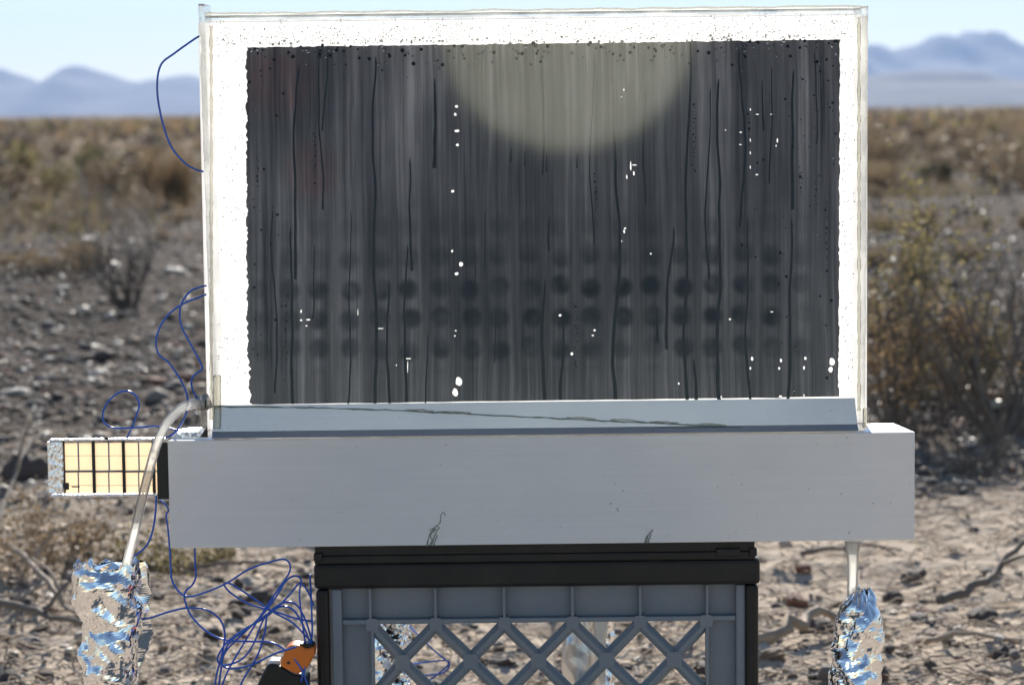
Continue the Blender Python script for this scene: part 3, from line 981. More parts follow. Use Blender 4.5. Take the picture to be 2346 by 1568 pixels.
for xa, xb in ((b0 + .0003, l0), (l1, b1 - .0003)):
    Geo().box(xa, xb, GY + .009, GY + .012, .011, zb - .002).make('side_plate', MAT['greypl'], crate)
for xa in (l0, l1):
    Geo().box(xa - .0013, xa + .0013, GY + .001, GY + .0088, .011, zb - .0019, .0006).make('rib', MAT['greypl'], crate)
Geo().box(l0 + .0015, l1 - .0015, GY + .009, GY + .012, .011, zlow).make('lower_plate', MAT['greypl'], crate)
topx = [X(p) for p in (851, 997, 1155, 1312, 1468, 1620)]
midx = [X(p) for p in (919, 1077, 1233, 1390, 1546)]
pitch = Z(1424) - Z(1508)
def bar(a, b, wdt=.0088):
    """V section diagonal: flat back with a raised spine"""
    a, b = V(a), V(b)
    t = (b - a).normalized(); s = V((-t.z, 0, t.x)) * wdt / 2
    yb = V((0, .008, 0))
    sp = s * .34
    vs = []
    for p in (a, b):
        vs += [p + yb - s, p + V((0, .003, 0)) - s, p - sp, p + sp, p + V((0, .003, 0)) + s, p + yb + s]
    fs = [(i, (i + 1) % 6, (i + 1) % 6 + 6, i + 6) for i in range(6)] + [(5, 4, 3, 2, 1, 0), (6, 7, 8, 9, 10, 11)]
    Geo().add(vs, fs).make('lattice_bar', MAT['greypl'], crate)
def node(x, z, s=.0058):
    Geo().prism([(x - s, GY + .0006, z - s * .7), (x - s * .6, GY + .0006, z - s), (x + s * .6, GY + .0006, z - s), (x + s, GY + .0006, z - s * .7), (x + s, GY + .0006, z + s * .7), (x + s * .6, GY + .0006, z + s), (x - s * .6, GY + .0006, z + s), (x - s, GY + .0006, z + s * .7)], (0, .008, 0)).make('lattice_node', MAT['greypl'], crate)
row = 0
z = zb - .003
while z - pitch > zlow - .01:
    zt, zm = z, z - pitch
    tops, mids = (topx, midx) if row % 2 == 0 else (midx, topx)
    for m_ in mids:
        near = sorted(tops, key=lambda q: abs(q - m_))
        for q in [q for q in near[:2] if abs(q - m_) < .04]:
            y0 = GY + (.0012 if q < m_ else .0016)
            bar((q, y0, zt - .001), (m_, y0, zm + .001))
    for q in mids:
        if l0 + .01 < q < l1 - .01: node(q, zm)
    if row == 0:
        for q in topx: node(q, zt + .0008, .0048)
    z -= pitch; row += 1
# grey sides, solid strips with slots
for xa, xb in ((cx0 + .008, cx0 + .012), (cx1 - .012, cx1 - .008)):
    for za, zt in ((.02, .05), (zb - .01, zr0 - .001)):
        Geo().box(xa, xb, CY0 + .034, CY0 + CD - .034, za, zt).make('side_slat', MAT['greypl'], crate)
Geo().box(cx0 + .03, cx1 - .03, CY0 + .034, CY0 + CD - .034, .008, .012).make('floor_plate', MAT['greypl'], crate)

lid = thing('crate_lid', 'thin black plastic lid between the crate rim and the metal base', 'lid', ((cx0 + cx1) / 2, CY0 + CD / 2, zr1))
BZ0 = at(1240, 1245.5).z
zl1 = Z(1256) - .001
zmid = zl1 - .0022
Geo().box(cx0 + .001, cx1 - .004, CY0 - .003, CY0 + CD + .002, zr1 + .0004, zmid, .0012).make('plate', MAT['blackpl'], lid)
Geo().box(cx0 + .0015, cx1 - .0045, CY0 - .0025, CY0 + CD - .01, zmid + .0002, BZ0 - .0003, .0004).make('raised_panel', MAT['blackpl'], lid)
for xa, xb in ((X(1640), X(1695)), (X(1716), X(1733)), (X(722), X(742))):
    Geo().box(xa, xb, CY0 - .006, CY0 + .003, zmid - .0035, zmid + .0025, .0008).make('latch', MAT['blackpl'], lid)

# ================================================================== the device
BX0, BX1 = at(386.5, 1130).x, at(2096, 1115).x
BZ0, BZ1 = at(1240, 1245.5).z, at(1240, 998.5).z
BD = .052
dev = thing('water_harvester', 'white framed dark panel in a clear box on a brushed metal base', 'device', ((BX0 + BX1) / 2, .025, BZ0))
g = Geo()
tap = .008
t = .0016
g.prism([(BX0, 0, BZ0), (BX1, 0, BZ0), (BX1, 0, BZ1), (BX0, 0, BZ1)], (0, t, 0))
bm = bmesh.new()
vs = [bm.verts.new(p) for p in ((BX0, 0, BZ0), (BX1, 0, BZ0), (BX1 - tap, BD, BZ0), (BX0 + tap, BD, BZ0), (BX0, 0, BZ1), (BX1, 0, BZ1), (BX1 - tap, BD, BZ1), (BX0 + tap, BD, BZ1))]
for f in ((3, 2, 1, 0), (4, 5, 6, 7), (0, 1, 5, 4), (1, 2, 6, 5), (2, 3, 7, 6), (3, 0, 4, 7)):
    bm.faces.new([vs[i] for i in f])
bmesh.ops.bevel(bm, geom=bm.edges[:], offset=.0007, segments=2, affect='EDGES', profile=.5)
Geo().bm(bm).make('metal_base', MAT['alu'], dev)

FY, RY = .0065, .049                           # front and back of the clear box
def W(px, py, y=FY): return at(px, py, y)
zt = W(1230, 20).z; zb2 = BZ1
lx0, lx1 = W(460, 500).x, W(474, 500).x        # left wall
rx0, rx1 = W(1971, 500).x, W(1988, 500).x
ztl = W(460, 9).z
def wavy_wall(name, x0, x1, z0, z1, y0=FY, y1=RY, n=60, amp=.0006, side=-1, mat='acryl', wedge=0.0):
    """a sheet of acrylic on edge whose outer side carries uneven glue"""
    prof_o = []
    for i in range(n + 1):
        z = z0 + (z1 - z0) * i / n
        dx = amp * (mnoise.noise(V((z * 90, x0 * 70, 0))) + .6 * mnoise.noise(V((z * 260, x0 * 30, 4))))
        prof_o.append((x0 if side < 0 else x1) + dx + wedge * (1 - i / n) * -side)
    xi = x1 if side < 0 else x0
    gg = Geo()
    vs, fs = [], []
    for i in range(n + 1):
        z = z0 + (z1 - z0) * i / n
        a, b = (prof_o[i], xi + wedge * (1 - i / n) * -side) if side < 0 else (xi + wedge * (1 - i / n) * -side, prof_o[i])
        vs += [(a, y0, z), (b, y0, z), (b, y1, z), (a, y1, z)]
    for i in range(n):
        for k in range(4):
            k2 = (k + 1) % 4
            fs.append((4 * i + k, 4 * i + k2, 4 * i + 4 + k2, 4 * i + 4 + k))
    fs += [(3, 2, 1, 0), tuple(4 * n + k for k in range(4))]
    return gg.add(vs, fs).make(name, MAT[mat], dev)
wl = (W(475, 985).x - W(456, 30).x) * .55
wavy_wall('side_wall', W(455, 30).x, W(468, 30).x, BZ1 + .0006, ztl, side=-1, wedge=.0035)
wavy_wall('side_wall', W(1975, 30).x, W(1989, 30).x, BZ1 + .0006, W(1980, 14).z, side=1, wedge=.0015)
# outer and inner layers of the top wall with glue between
tx0, tx1 = W(469, 30).x, W(1974, 20).x
def top_sheet(name, za, zc, mat, y0, y1, amp=.0004, n=110):
    vs, fs = [], []
    for i in range(n + 1):
        x = tx0 + .0003 + (tx1 - tx0 - .0006) * i / n
        d = amp * (mnoise.noise(V((x * 40, za * 900, 1))) + .5 * mnoise.noise(V((x * 170, za * 500, 9))))
        vs += [(x, y0, za), (x, y1, za), (x, y1, zc + d), (x, y0, zc + d)]
    for i in range(n):
        for k in range(4):
            k2 = (k + 1) % 4
            fs.append((4 * i + k, 4 * i + 4 + k, 4 * i + 4 + k2, 4 * i + k2))
    fs += [(0, 1, 2, 3), (4 * n + 3, 4 * n + 2, 4 * n + 1, 4 * n)]
    return Geo().add(vs, fs).make(name, MAT[mat], dev)
zi = W(1230, 38).z
top_sheet('top_wall', zi, zi + (zt - zi) * .55, 'acryl', FY + .002, RY)
top_sheet('sealant_strip', zi + (zt - zi) * .58, zt, 'silicone', FY + .001, RY - .004, .0011)

# back sheet of white insulation, lit from behind
SY = .044
ix0, ix1 = W(474, 500, SY).x - .0005, W(1970, 500, SY).x + .003
Geo().box(W(464, 500, RY).x, W(1987, 500, RY).x, RY + .0006, RY + .0036, BZ1 + .001, zi - .0003).make('insulation_sheet', MAT['insul'], dev)

# the dark plate: outline with a scalloped left edge and real pin holes, tilted back behind the pane
TILT = math.radians(6.3)
PB = at(1250, 918, .0115)                      # a point of the plate's lower edge
NRM = V((0, -math.cos(TILT), math.sin(TILT)))
def onplate(px, py, lift=0.0):
    d = ray(px, py)
    P0 = PB + NRM * lift
    return CAM + d * ((P0 - CAM).dot(NRM) / d.dot(NRM))
UZ = V((0, math.sin(TILT), math.cos(TILT)))
def plate2d(px, py):
    q = onplate(px, py) - PB
    return (q.x, q.dot(UZ))
rp = random.Random(4)
outl = []
def edge(a, b, n, amp, scal=0):
    for i in range(n):
        t_ = i / n
        x = a[0] + (b[0] - a[0]) * t_; y = a[1] + (b[1] - a[1]) * t_
        if abs(a[0] - b[0]) < abs(a[1] - b[1]):
            x += rp.gauss(0, amp) + (scal * abs(math.sin(t_ * 26 + math.sin(t_ * 17))) if scal else 0)
        else:
            y += rp.gauss(0, amp)
        outl.append((x, y))
edge((565, 109), (1000, 103), 60, .8)
edge((1000, 103), (1925, 91), 130, .8)
edge((1925, 91), (1922, 905), 110, .9, -1.5)
edge((1922, 908), (577, 926), 40, .3)
edge((577, 926), (568, 700), 50, 1.2, -5)
edge((568, 700), (566, 109), 120, 1.4, -2.5)
cu = bpy.data.curves.new('absorber_plate', 'CURVE')
cu.dimensions = '2D'; cu.fill_mode = 'BOTH'; cu.extrude = .0009
def spline(pts):
    s = cu.splines.new('POLY'); s.points.add(len(pts) - 1); s.use_cyclic_u = True
    for p, q in zip(s.points, pts): p.co = (q[0], q[1], 0, 1)
spline([plate2d(*p) for p in outl])
holes = [(1051, 873, 7.5, 11), (1043, 898, 6.5, 9), (1056, 605, 4.5, 6), (1046, 627, 4.5, 3.5), (1047, 300, 6, 3), (1046, 244, 4, 3), (1043, 262, 3, 4), (1048, 332, 3.5, 3),
         (1906, 828, 6.5, 10), (1903, 846, 5.5, 6), (1845, 820, 3, 4), (1842, 842, 2.5, 4), (1789, 825, 2.6, 5), (1785, 843, 2.2, 4), (1723, 821, 3, 5), (1719, 843, 2, 4),
         (706, 732, 5, 2), (690, 733, 3, 2), (690, 713, 2, 4), (702, 746, 2.5, 1.6), (1445, 380, 1.7, 11), (1452, 397, 2, 6), (1453, 378, 6, 1.6), (1436, 405, 1.6, 5),
         (1735, 262, 4, 1.3), (1768, 262, 4, 1.3), (1719, 321, 1.4, 4), (1719, 350, 1.4, 4), (1719, 383, 1.4, 4), (1734, 400, 4, 1.3), (1781, 322, 1.8, 5), (1697, 303, 3.2, 1.4), (1696, 331, 3.2, 1.4), (1662, 298, 2, 1.4), (1719, 251, 1.3, 3.5), (1778, 334, 1.2, 3),
         (1429, 206, 2.2, 3), (1424, 222, 1.8, 2), (1672, 731, 2.6, 2.6), (1491, 581, 2, 2), (1430, 530, 2, 4), (1432, 523, 3, 1.6), (1424, 552, 1.6, 2), (1362, 756, 2.6, 2.6), (1358, 768, 3, 1.5), (1310, 810, 3, 4), (1283, 722, 3.4, 2.6), (1555, 878, 2, 3), (1036, 575, 2.4, 3), (1037, 438, 3.4, 3.6), (1768, 714, 4, 1.4), (1788, 908, 4, 3), (1842, 905, 1.5, 3), (1044, 757, 2.5, 1.6), (1042, 769, 1.8, 2), (1652, 909, 2, 3),
         (870, 752, 9, 1.1), (885, 740, 1, 8), (863, 742, 1.6, 2), (935, 821, 8, 1), (934, 840, 1, 13), (820, 715, .9, 8), (908, 836, 1.2, 2)]
for hx, hy, ha, hb in holes:
    ph = rp.uniform(0, 6); n = 10
    spline([plate2d(hx + ha * math.cos(6.283 * i / n) * (1 + .16 * math.sin(3 * 6.283 * i / n + ph)), hy + hb * math.sin(6.283 * i / n) * (1 + .16 * math.sin(2 * 6.283 * i / n + ph))) for i in range(n)])
co_ = bpy.data.objects.new('tmp_plate', cu)
COL.objects.link(co_)
dg = bpy.context.evaluated_depsgraph_get()
pm = bpy.data.meshes.new_from_object(co_.evaluated_get(dg))
bpy.data.objects.remove(co_); bpy.data.curves.remove(cu)
pm.name = 'absorber_plate'
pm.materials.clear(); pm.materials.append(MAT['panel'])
plate = bpy.data.objects.new('absorber_plate', pm)
COL.objects.link(plate)
plate.parent = dev
RX = Matrix.Rotation(math.pi / 2 - TILT, 4, 'X')
plate.matrix_local = Matrix.Translation(PB - wloc(dev)) @ RX
pm.transform(RX)                                # bake the tilt so that object space stays upright
plate.matrix_local = Matrix.Translation(PB - wloc(dev))

# clear pane in front, leaning with the plate
pl = []
c4 = [onplate(480, 996, .0035), onplate(1969, 984, .0035), onplate(1966, 22, .0035), onplate(474, 40, .0035)]
Geo().prism(c4, -NRM * .0022).make('front_pane', MAT['pane'], dev)
# aluminium strip along the foot of the pane and sealant lines
a0, a1 = onplate(490, 928, .0042), onplate(1958, 911, .0042)
f0, f1 = at(486, 1000, .0012), at(1966, 986, .0012)
f0.z = f1.z = BZ1 + .0012
a0.y = a1.y = max(a0.y, .006)
Geo().prism([a0, a1, a1 + (f1 - a1) * .8, a0 + (f0 - a0) * .8], (0, .001, -.0004)).make('aluminium_strip', MAT['alu_in'], dev)
s0, s1 = a0 + (f0 - a0) * .8, a1 + (f1 - a1) * .8
Geo().prism([s0 + V((0, -.0002, 0)), s1 + V((0, -.0002, 0)), s1 + V((0, -.0052, -.0042)), s0 + V((0, -.0052, -.0042))], (0, .0008, -.0006)).make('drip_lip', MAT['alu_in'], dev)
def bead_line(name, pts, r, mat, sub=5, jit=.35, yoff=-.0012, flat=1.0):
    P = catmull(pts, sub)
    P = [p + V((0, yoff, random.gauss(0, r * jit))) for p in P]
    return Geo().tube(P, [r * (random.uniform(.55, 1.35) if r < .0018 else random.uniform(.92, 1.08)) for _ in P], 6).make(name, MAT[mat], dev, True)
def onstrip(px, py):
    n = (a1 - a0).cross(f0 - a0).normalized()
    d = ray(px, py)
    return CAM + d * ((a0 - CAM).dot(n) / d.dot(n))
bead_line('sealant_line', [onstrip(px, py) for px, py in ((500, 930), (640, 932), (760, 934), (900, 939), (1020, 944), (1100, 949), (1250, 956), (1380, 963), (1500, 968), (1600, 973), (1700, 977))], .00055, 'smear', 8, .3)
for px in (960, 1045, 1330, 1430, 1520, 1850 - 220):
    py = 939 + (px - 900) * .0485
    bead_line('sealant_line', [onstrip(px - 32, py - 4), onstrip(px, py - 4.5), onstrip(px + 34, py - 1)], .0005, 'silicone', 5, .2)
# silicone round the foot and up the corners
bead_line('sealant_line', [at(492, 1003, .004), at(520, 1002, .003), at(700, 999, .003), at(1200, 996, .003), at(1700, 991, .003), at(1960, 988, .004)], .0009, 'silicone', 14, .25, 0)
bead_line('corner_sealant', [at(484, y, .0052) for y in range(60, 1000, 45)], .0012, 'silicone', 4, .05, 0)
bead_line('corner_sealant', [at(1968, y, .0052) for y in range(40, 980, 45)], .0012, 'silicone', 4, .05, 0)
bead_line('corner_sealant', [at(497, y, .004) for y in range(860, 1000, 20)], .0030, 'silicone', 4, .06, 0)
bead_line('corner_sealant', [at(1985, y, .006) for y in (935, 950, 965, 978)], .0028, 'silicone', 4, .06, 0)
# smears of silicone on the base front
def blob(name, outline, mat, y=-.0006):
    Geo().prism([at(a, b, y) for a, b in outline], (0, .0008, 0)).make(name, MAT[mat], dev)
for pts_ in ([(978, 1250), (982, 1232), (988, 1216), (998, 1211)], [(988, 1250), (993, 1234), (999, 1218), (1007, 1206)], [(983, 1248), (990, 1238), (986, 1225), (996, 1212)], [(994, 1251), (996, 1240), (1002, 1224)]):
    bead_line('silicone_smear', [at(a_, b_, -.0004) for a_, b_ in pts_], .0006, 'smear', 6, .35, 0)
bead_line('silicone_smear', [at(984, 1214, -.0005), at(998, 1206, -.0005), at(1008, 1196, -.0005), at(1010, 1180, -.0005), at(1016, 1172, -.0005), at(1020, 1180, -.0005)], .0004, 'smear', 5, .2, 0)
for pts_ in ([(1477, 1245), (1480, 1232), (1487, 1222), (1496, 1212)], [(1485, 1245), (1487, 1234), (1492, 1222)], [(1480, 1244), (1484, 1228)]):
    bead_line('silicone_smear', [at(a_, b_, -.0004) for a_, b_ in pts_], .0006, 'smear', 6, .35, 0)

# wet runs down the plate
runs = [(678, 150, 640, 4.5), (670, 520, 925, 4.8), (735, 110, 480, 3), (860, 130, 925, 5), (940, 360, 620, 4), (1002, 180, 385, 5.5), (930, 560, 920, 4), (1245, 150, 400, 3), (1245, 640, 915, 5.5), (1285, 740, 915, 4.6), (1258, 495, 575, 3.2), (1410, 300, 915, 5.5), (1575, 95, 915, 5), (1535, 520, 800, 5), (1648, 180, 915, 5.5), (1700, 110, 520, 4), (1715, 500, 915, 3.6), (1815, 160, 480, 5), (1808, 500, 915, 5), (1170, 335, 372, 3), (1196, 345, 380, 2.6), (1322, 350, 385, 2.6), (1252, 345, 395, 2.6), (1508, 700, 785, 5), (720, 560, 730, 2.2), (800, 480, 925, 2.6), (1090, 600, 690, 2), (1620, 200, 640, 3), (1590, 820, 915, 5), (630, 480, 900, 3), (893, 640, 925, 4.5), (980, 760, 925, 2.6), (1110, 480, 620, 2), (1355, 120, 560, 2.2), (1480, 200, 470, 2.2), (1765, 150, 420, 2.6), (1870, 120, 330, 2.2), (745, 120, 300, 2.6), (1140, 700, 830, 2.2), (1205, 720, 800, 2), (1745, 180, 300, 3)]
for x, ya, yb_, wd in runs:
    n = max(6, int((yb_ - ya) / 14))
    L, Rr = [], []
    for i in range(n + 1):
        t_ = i / n
        y = ya + (yb_ - ya) * t_
        xx = x + 16 * mnoise.noise(V((x * .13, y * .0045, 2))) + 3.0 * mnoise.noise(V((x * .3, y * .015, 7)))
        hw = wd * .70 * (.6 + .5 * t_) * (1 + .25 * mnoise.noise(V((x, y * .03, 5))))
        if i == 0: hw *= .3
        L.append(onplate(xx - hw, y, .00095)); Rr.append(onplate(xx + hw, y, .00095))
    Geo().prism(L + Rr[::-1], NRM * .0003).make('water_run', MAT['water'], dev)
# beads of water
def beads(name, pts, mat):
    gg = Geo()
    for px, py, r, lift in pts:
        c = onplate(px, py, lift)
        r = r / F_PX * 1.84
        vs = [c + NRM * r * .75]
        for ring, (cr, ch) in enumerate(((.6, .6), (1, .0))):
            for k in range(7):
                a = 6.283 * k / 7
                vs.append(c + (V((1, 0, 0)) * math.cos(a) + UZ * math.sin(a)) * r * cr + NRM * r * .75 * ch)
        fs = [(0, 1 + k, 1 + (k + 1) % 7) for k in range(7)] + [(1 + k, 8 + k, 8 + (k + 1) % 7, 1 + (k + 1) % 7) for k in range(7)] + [tuple(range(14, 7, -1))]
        gg.add(vs, fs)
    o_ = gg.make(name, MAT[mat], dev, True)
    o_['kind'] = 'stuff'
    return o_
rp = random.Random(8)
bl = []
for i in range(190):
    x = rp.uniform(575, 1918); y = 103 - (x - 560) * .011 + abs(rp.gauss(0, 26)) + 2
    bl.append((x, y, rp.uniform(1.6, 4.6), .0012))
for i in range(120):
    x = rp.choice([rp.uniform(1790, 1916), rp.uniform(570, 660), rp.uniform(1700, 1916)]); y = rp.uniform(130, 900)
    bl.append((x, y, rp.uniform(1.2, 3.4), .0012))
for col in (1835, 1870, 1895, 655, 720, 1320, 1365, 1590, 1715, 590):
    y = rp.uniform(200, 700)
    for k in range(rp.randint(8, 20)):
        y += rp.uniform(4, 14); bl.append((col + rp.gauss(0, 2), min(y, 900), rp.uniform(1.2, 2.6), .0012))
beads('water_beads', [b_ for i_, b_ in enumerate(bl) if i_ % 2 == 0], 'bead')
beads('water_beads', [(b_[0], b_[1], b_[2] * 1.15, b_[3]) for i_, b_ in enumerate(bl) if i_ % 2], 'water')
bl = []
for i in range(1500):
    x = rp.uniform(495, 1955); top = 38 - (x - 560) * .011; h = 66
    y = top + 8 + h * (rp.random() ** .55) * .86
    bl.append((x, y, rp.uniform(.7, 1.8) * (1.3 if rp.random() < .1 else 1), .0008))
for i in range(260):
    bl.append((rp.choice([rp.uniform(500, 562), rp.uniform(1928, 1958)]), rp.uniform(110, 890), rp.uniform(.8, 2.0), .0008))
for i in range(60):
    x = rp.uniform(590, 1915); y = 103 - (x - 560) * .011 - rp.uniform(-2, 10)
    bl.append((x, y, rp.uniform(2.0, 4.0), .0012))
def mat_drop():
    return see_through('fine condensation', color=(.70, .71, .72), clear=.86, scatter=(.4, .4, .4), trans=.2, nscale=0, rough=.05, gloss_ior=1.33)
MAT['mist'] = mat_drop()
beads('condensation', bl, 'mist')

# foil and tape where the left end of the base meets the box
t_ = Geo()
pts = [(392, 1003), (405, 993), (430, 990), (455, 989), (468, 995), (476, 1002)]
t_.prism([at(a, b - 1, .012) for a, b in pts], (0, .016, .0015))
t_.make('foil_patch', MAT['strip'], dev)
blob('black_tape', [(458, 1001), (468, 985), (475, 978), (476, 1001)], 'tape', .003)
bead_line('sealant_drip', [at(470, 925, .012), at(457, 938, .009), at(461, 958, .009), at(468, 978, .008), at(474, 990, .006)], .0014, 'silicone', 5, .3, 0)
bead_line('hose_joint', [at(476, 918, .012), at(466, 923, .012), at(455, 926, .012)], .0062, 'hose', 4, .10, 0)
Geo().box(at(1905, 1240).x, at(2003, 1240).x, .012, .03, BZ0 - .0022, BZ0 - .0002, .0008).make('outlet_flange', MAT['silicone'], dev)

# ================================================================== hose, outlet, bottles
def tube_thing(name, label, cat, pts, r, mat, smooth=True, sub=6, group=None, sides=10):
    P = catmull(pts, sub)
    o_ = bpy.data.objects.new(name, None)
    o = Geo().tube(P, r if not hasattr(r, '__call__') else [r(i / (len(P) - 1)) for i in range(len(P))], sides).make(name, MAT[mat], None, smooth)
    bpy.data.objects.remove(o_)
    return tag(o, label, cat, group)
HY = -.004
tube_thing('drain_hose', 'milky plastic hose curving from the box corner into the left foil bottle', 'hose', [at(470, 924, .012), at(440, 925, .006), at(413, 936, .0), at(385, 965, HY - .004), at(362, 1010, HY - .008), at(345, 1065, HY - .01), at(326, 1140, HY - .008), at(308, 1220, HY - .004), at(293, 1278, 0), at(288, 1300, 0)], .0036, 'hose', sides=12)
tube_thing('outlet_hose', 'short cloudy hose hanging from the metal base into the right foil bottle', 'hose', [at(1954, 1240, .02), at(1953, 1262, .02), at(1954, 1290, .02), at(1953, 1345, .02), at(1953, 1375, .02)], lambda t: .0062 - .0022 * math.sin(min(t * 1.5, 1) * 1.57), 'hose', sides=12)

def foil_bottle(label, px0, px1, pytop, y, seed, mat='foil', shoulder=None, ncell=.0085, amp=.0021, crown=.004, group=None, name='foil_wrapped_bottle'):
    """crumpled sheet round a bottle that stands on the ground"""
    rnd = random.Random(seed)
    top = at((px0 + px1) / 2, pytop, y)
    a, b = at(px0, pytop + 60, y), at(px1, pytop + 60, y)
    R = (b.x - a.x) / 2 * .93
    cx = (a.x + b.x) / 2
    z0 = gz(cx, y) - .004
    H = top.z - z0
    t = thing(name, label, 'bottle', (cx, y, z0), group)
    step = .0014
    nu = int(2 * math.pi * R / step); nv_ = int(min(H, .20) / step) + 1
    zs = [0.0] + [max(H - .20, .002) + (H - max(H - .20, .002)) * j / nv_ for j in range(nv_ + 1)]
    nv_ = len(zs) - 1
    UU, ZZ = np.meshgrid(np.arange(nu) / nu * 2 * math.pi, np.array(zs))
    A_, Z_ = UU * R, ZZ
    def facets(size, off):
        """heights on a warped triangular lattice, joined by flat facets"""
        P_, Q_ = A_ / size + off, Z_ / size * .8 + off * .7
        P_, Q_ = P_ + 1.1 * vnoise(P_ * .7 + 9, Q_ * .7), Q_ + 1.1 * vnoise(P_ * .7 + 40, Q_ * .7 + 3)
        P_, Q_ = P_ * .8 + Q_ * .6, Q_ * .8 - P_ * .6
        U_ = P_ + Q_ * .366; W_ = Q_ + P_ * .366
        ui, wi = np.floor(U_).astype(int), np.floor(W_).astype(int)
        fu, fw = U_ - ui, W_ - wi
        h = lambda p_, q_: _T[p_ & 255, q_ & 255] - .5
        lo = h(ui, wi) * (1 - np.maximum(fu, fw)) + h(ui + 1, wi + 1) * np.minimum(fu, fw)
        return lo + np.where(fu > fw, h(ui + 1, wi) * (fu - fw), h(ui, wi + 1) * (fw - fu))
    crump = facets(ncell * 2.3, seed * 1.37) * ncell * 1.30 + facets(ncell * 1.0, seed * 2.11) * ncell * .84 + facets(ncell * .42, seed * 3.3) * ncell * .25
    crump = crump * amp / .0022
    RR = R * (1 + .05 * np.sin(UU * 2 + ZZ * 16 + seed)) + crump
    if shoulder:
        e_ = np.clip((H - ZZ) / shoulder, 0, 1)
        RR = RR * (.36 + .64 * np.sin(e_ * 1.57))
    ZJ = ZZ.copy()
    cw = np.array([mnoise.noise(V((3.2 * math.cos(q), 3.2 * math.sin(q), seed))) + .5 * mnoise.noise(V((9 * math.cos(q), 9 * math.sin(q), seed))) for q in UU[0]])
    for kq in range(1, 8): ZJ[-kq] += cw * crown * 1.6 * (1 - kq / 8)
    lean = .003 * np.sin(ZZ * 14 + seed)
    vs = np.stack([cx + RR * np.cos(UU) + lean, y + RR * np.sin(UU), z0 + ZJ], -1).reshape(-1, 3).tolist()
    fs = [(j * nu + i, j * nu + (i + 1) % nu, (j + 1) * nu + (i + 1) % nu, (j + 1) * nu + i) for j in range(nv_) for i in range(nu)]
    Geo().add(vs, fs).make('foil_wrap', MAT[mat], t)
    # folded foil closing the mouth
    vs = [(cx + .003, y, z0 + H + .001)]
    base = []
    rt = R * (.36 if shoulder else 1)
    for k in range(11):
        u = 6.283 * k / 11
        base.append((cx + rt * .8 * math.cos(u) * rnd.uniform(.7, 1), y + rt * .8 * math.sin(u) * rnd.uniform(.7, 1), z0 + H - rnd.uniform(.0, .006)))
        vs.append((cx + rt * .97 * math.cos(u), y + rt * .97 * math.sin(u), z0 + H - .006))
    fs = []
    n0 = len(vs)
    vs += base
    for k in range(11):
        k2 = (k + 1) % 11
        fs += [(0, n0 + k, n0 + k2), (n0 + k, 1 + k, 1 + k2), (n0 + k, 1 + k2, n0 + k2)]
    Geo().add(vs, fs).make('foil_cap', MAT[mat], t)
    return t
foil_bottle('tall crumpled foil wrapped bottle at left with the hose in its mouth', 182, 318, 1290, .005, 3, ncell=.0115, amp=.0021, crown=.005)
foil_bottle('foil wrapped bottle with narrow neck under the right end of the metal base', 1912, 2022, 1350, .02, 9, shoulder=.024, ncell=.0095, amp=.0021)
foil_bottle('dark crinkled foil bottle seen behind the left side of the crate lattice', 856, 948, 1400, .37, 15, ncell=.006, amp=.0018)
foil_bottle('smooth dull grey sleeved bottle seen behind the crate lattice', 1284, 1400, 1395, .40, 21, 'dullfoil', ncell=.022, amp=.0012, crown=.001)
foil_bottle('slim shiny foil bottle tucked behind the grey sleeved one', 1352, 1412, 1400, .47, 27, ncell=.011, amp=.002)

# ================================================================== foil framed plate with cream cells
PY = .020
fp = thing('solar_plate', 'foil edged plate of cream cells sticking out left of the metal base', 'panel', tuple(at(250, 1136, PY)))
def pbox(name, a, b, c, d, y0, y1, mat, bev=0):
    p, q = at(a, d, PY), at(c, b, PY)
    return Geo().box(p.x, q.x, PY + y0, PY + y1, p.z, q.z, bev).make(name, MAT[mat], fp)
pbox('foil_margin', 112, 1010, 144.5, 1129, -.002, .004, 'strip', .0008)
pbox('foil_margin', 113, 1002, 384, 1009.5, -.0025, .005, 'strip', .0008)
pbox('foil_margin', 116, 1129.5, 358, 1137, -.003, .005, 'strip', .0008)
colsx = [147, 213, 217.5, 282, 286, 350.5, 354.5, 379]
rowsy = [(1013, 1076.5), (1081, 1129)]
for (ya, yb_) in rowsy:
    for i in range(4):
        pbox('cell', colsx[2 * i], ya, colsx[2 * i + 1], yb_, -.0002, .0008, 'cell')
for x in (145.8, 215.2, 284, 352.5):
    pbox('divider', x - 1.9, 1010, x + 1.9, 1129, -.0009, .0015, 'tape')
for i in range(3):
    xa, xb = colsx[2 * i] - (1 if i else 0), colsx[2 * i + 1] + 1
    pbox('divider', colsx[2 * i] + .2, 1076.8, colsx[2 * i + 1] - .2, 1080.7, -.0007, .0013, 'tape')
    for (ya, yb_) in rowsy:
        xm = (colsx[2 * i] + colsx[2 * i + 1]) / 2
        ym = ya + 30
        pbox('cell_line', xm - 1.0, ya, xm + 1.0, yb_, -.0005, -.00035, 'cellline')
        pbox('cell_line', colsx[2 * i] + .5, ym - .9, colsx[2 * i + 1] - .5, ym + .9, -.0008, -.0006, 'cellline')
pbox('black_tape', 362, 1012, 385, 1142, -.002, -.0012, 'tape')
pbox('black_tape', 148, 1104, 159, 1120, -.0035, -.001, 'tape', .0006)
pbox('minus_mark', 165, 1112.3, 183, 1115.3, -.0009, -.00085, 'tape')
pbox('black_tape', 241, 999, 250, 1005, -.004, -.0026, 'tape', .0004)
Geo().box(at(384, 1100, PY).x, BX0 + .012, PY + .002, PY + .012, at(380, 1120, PY).z, at(380, 1030, PY).z).make('mount', MAT['tape'], fp)

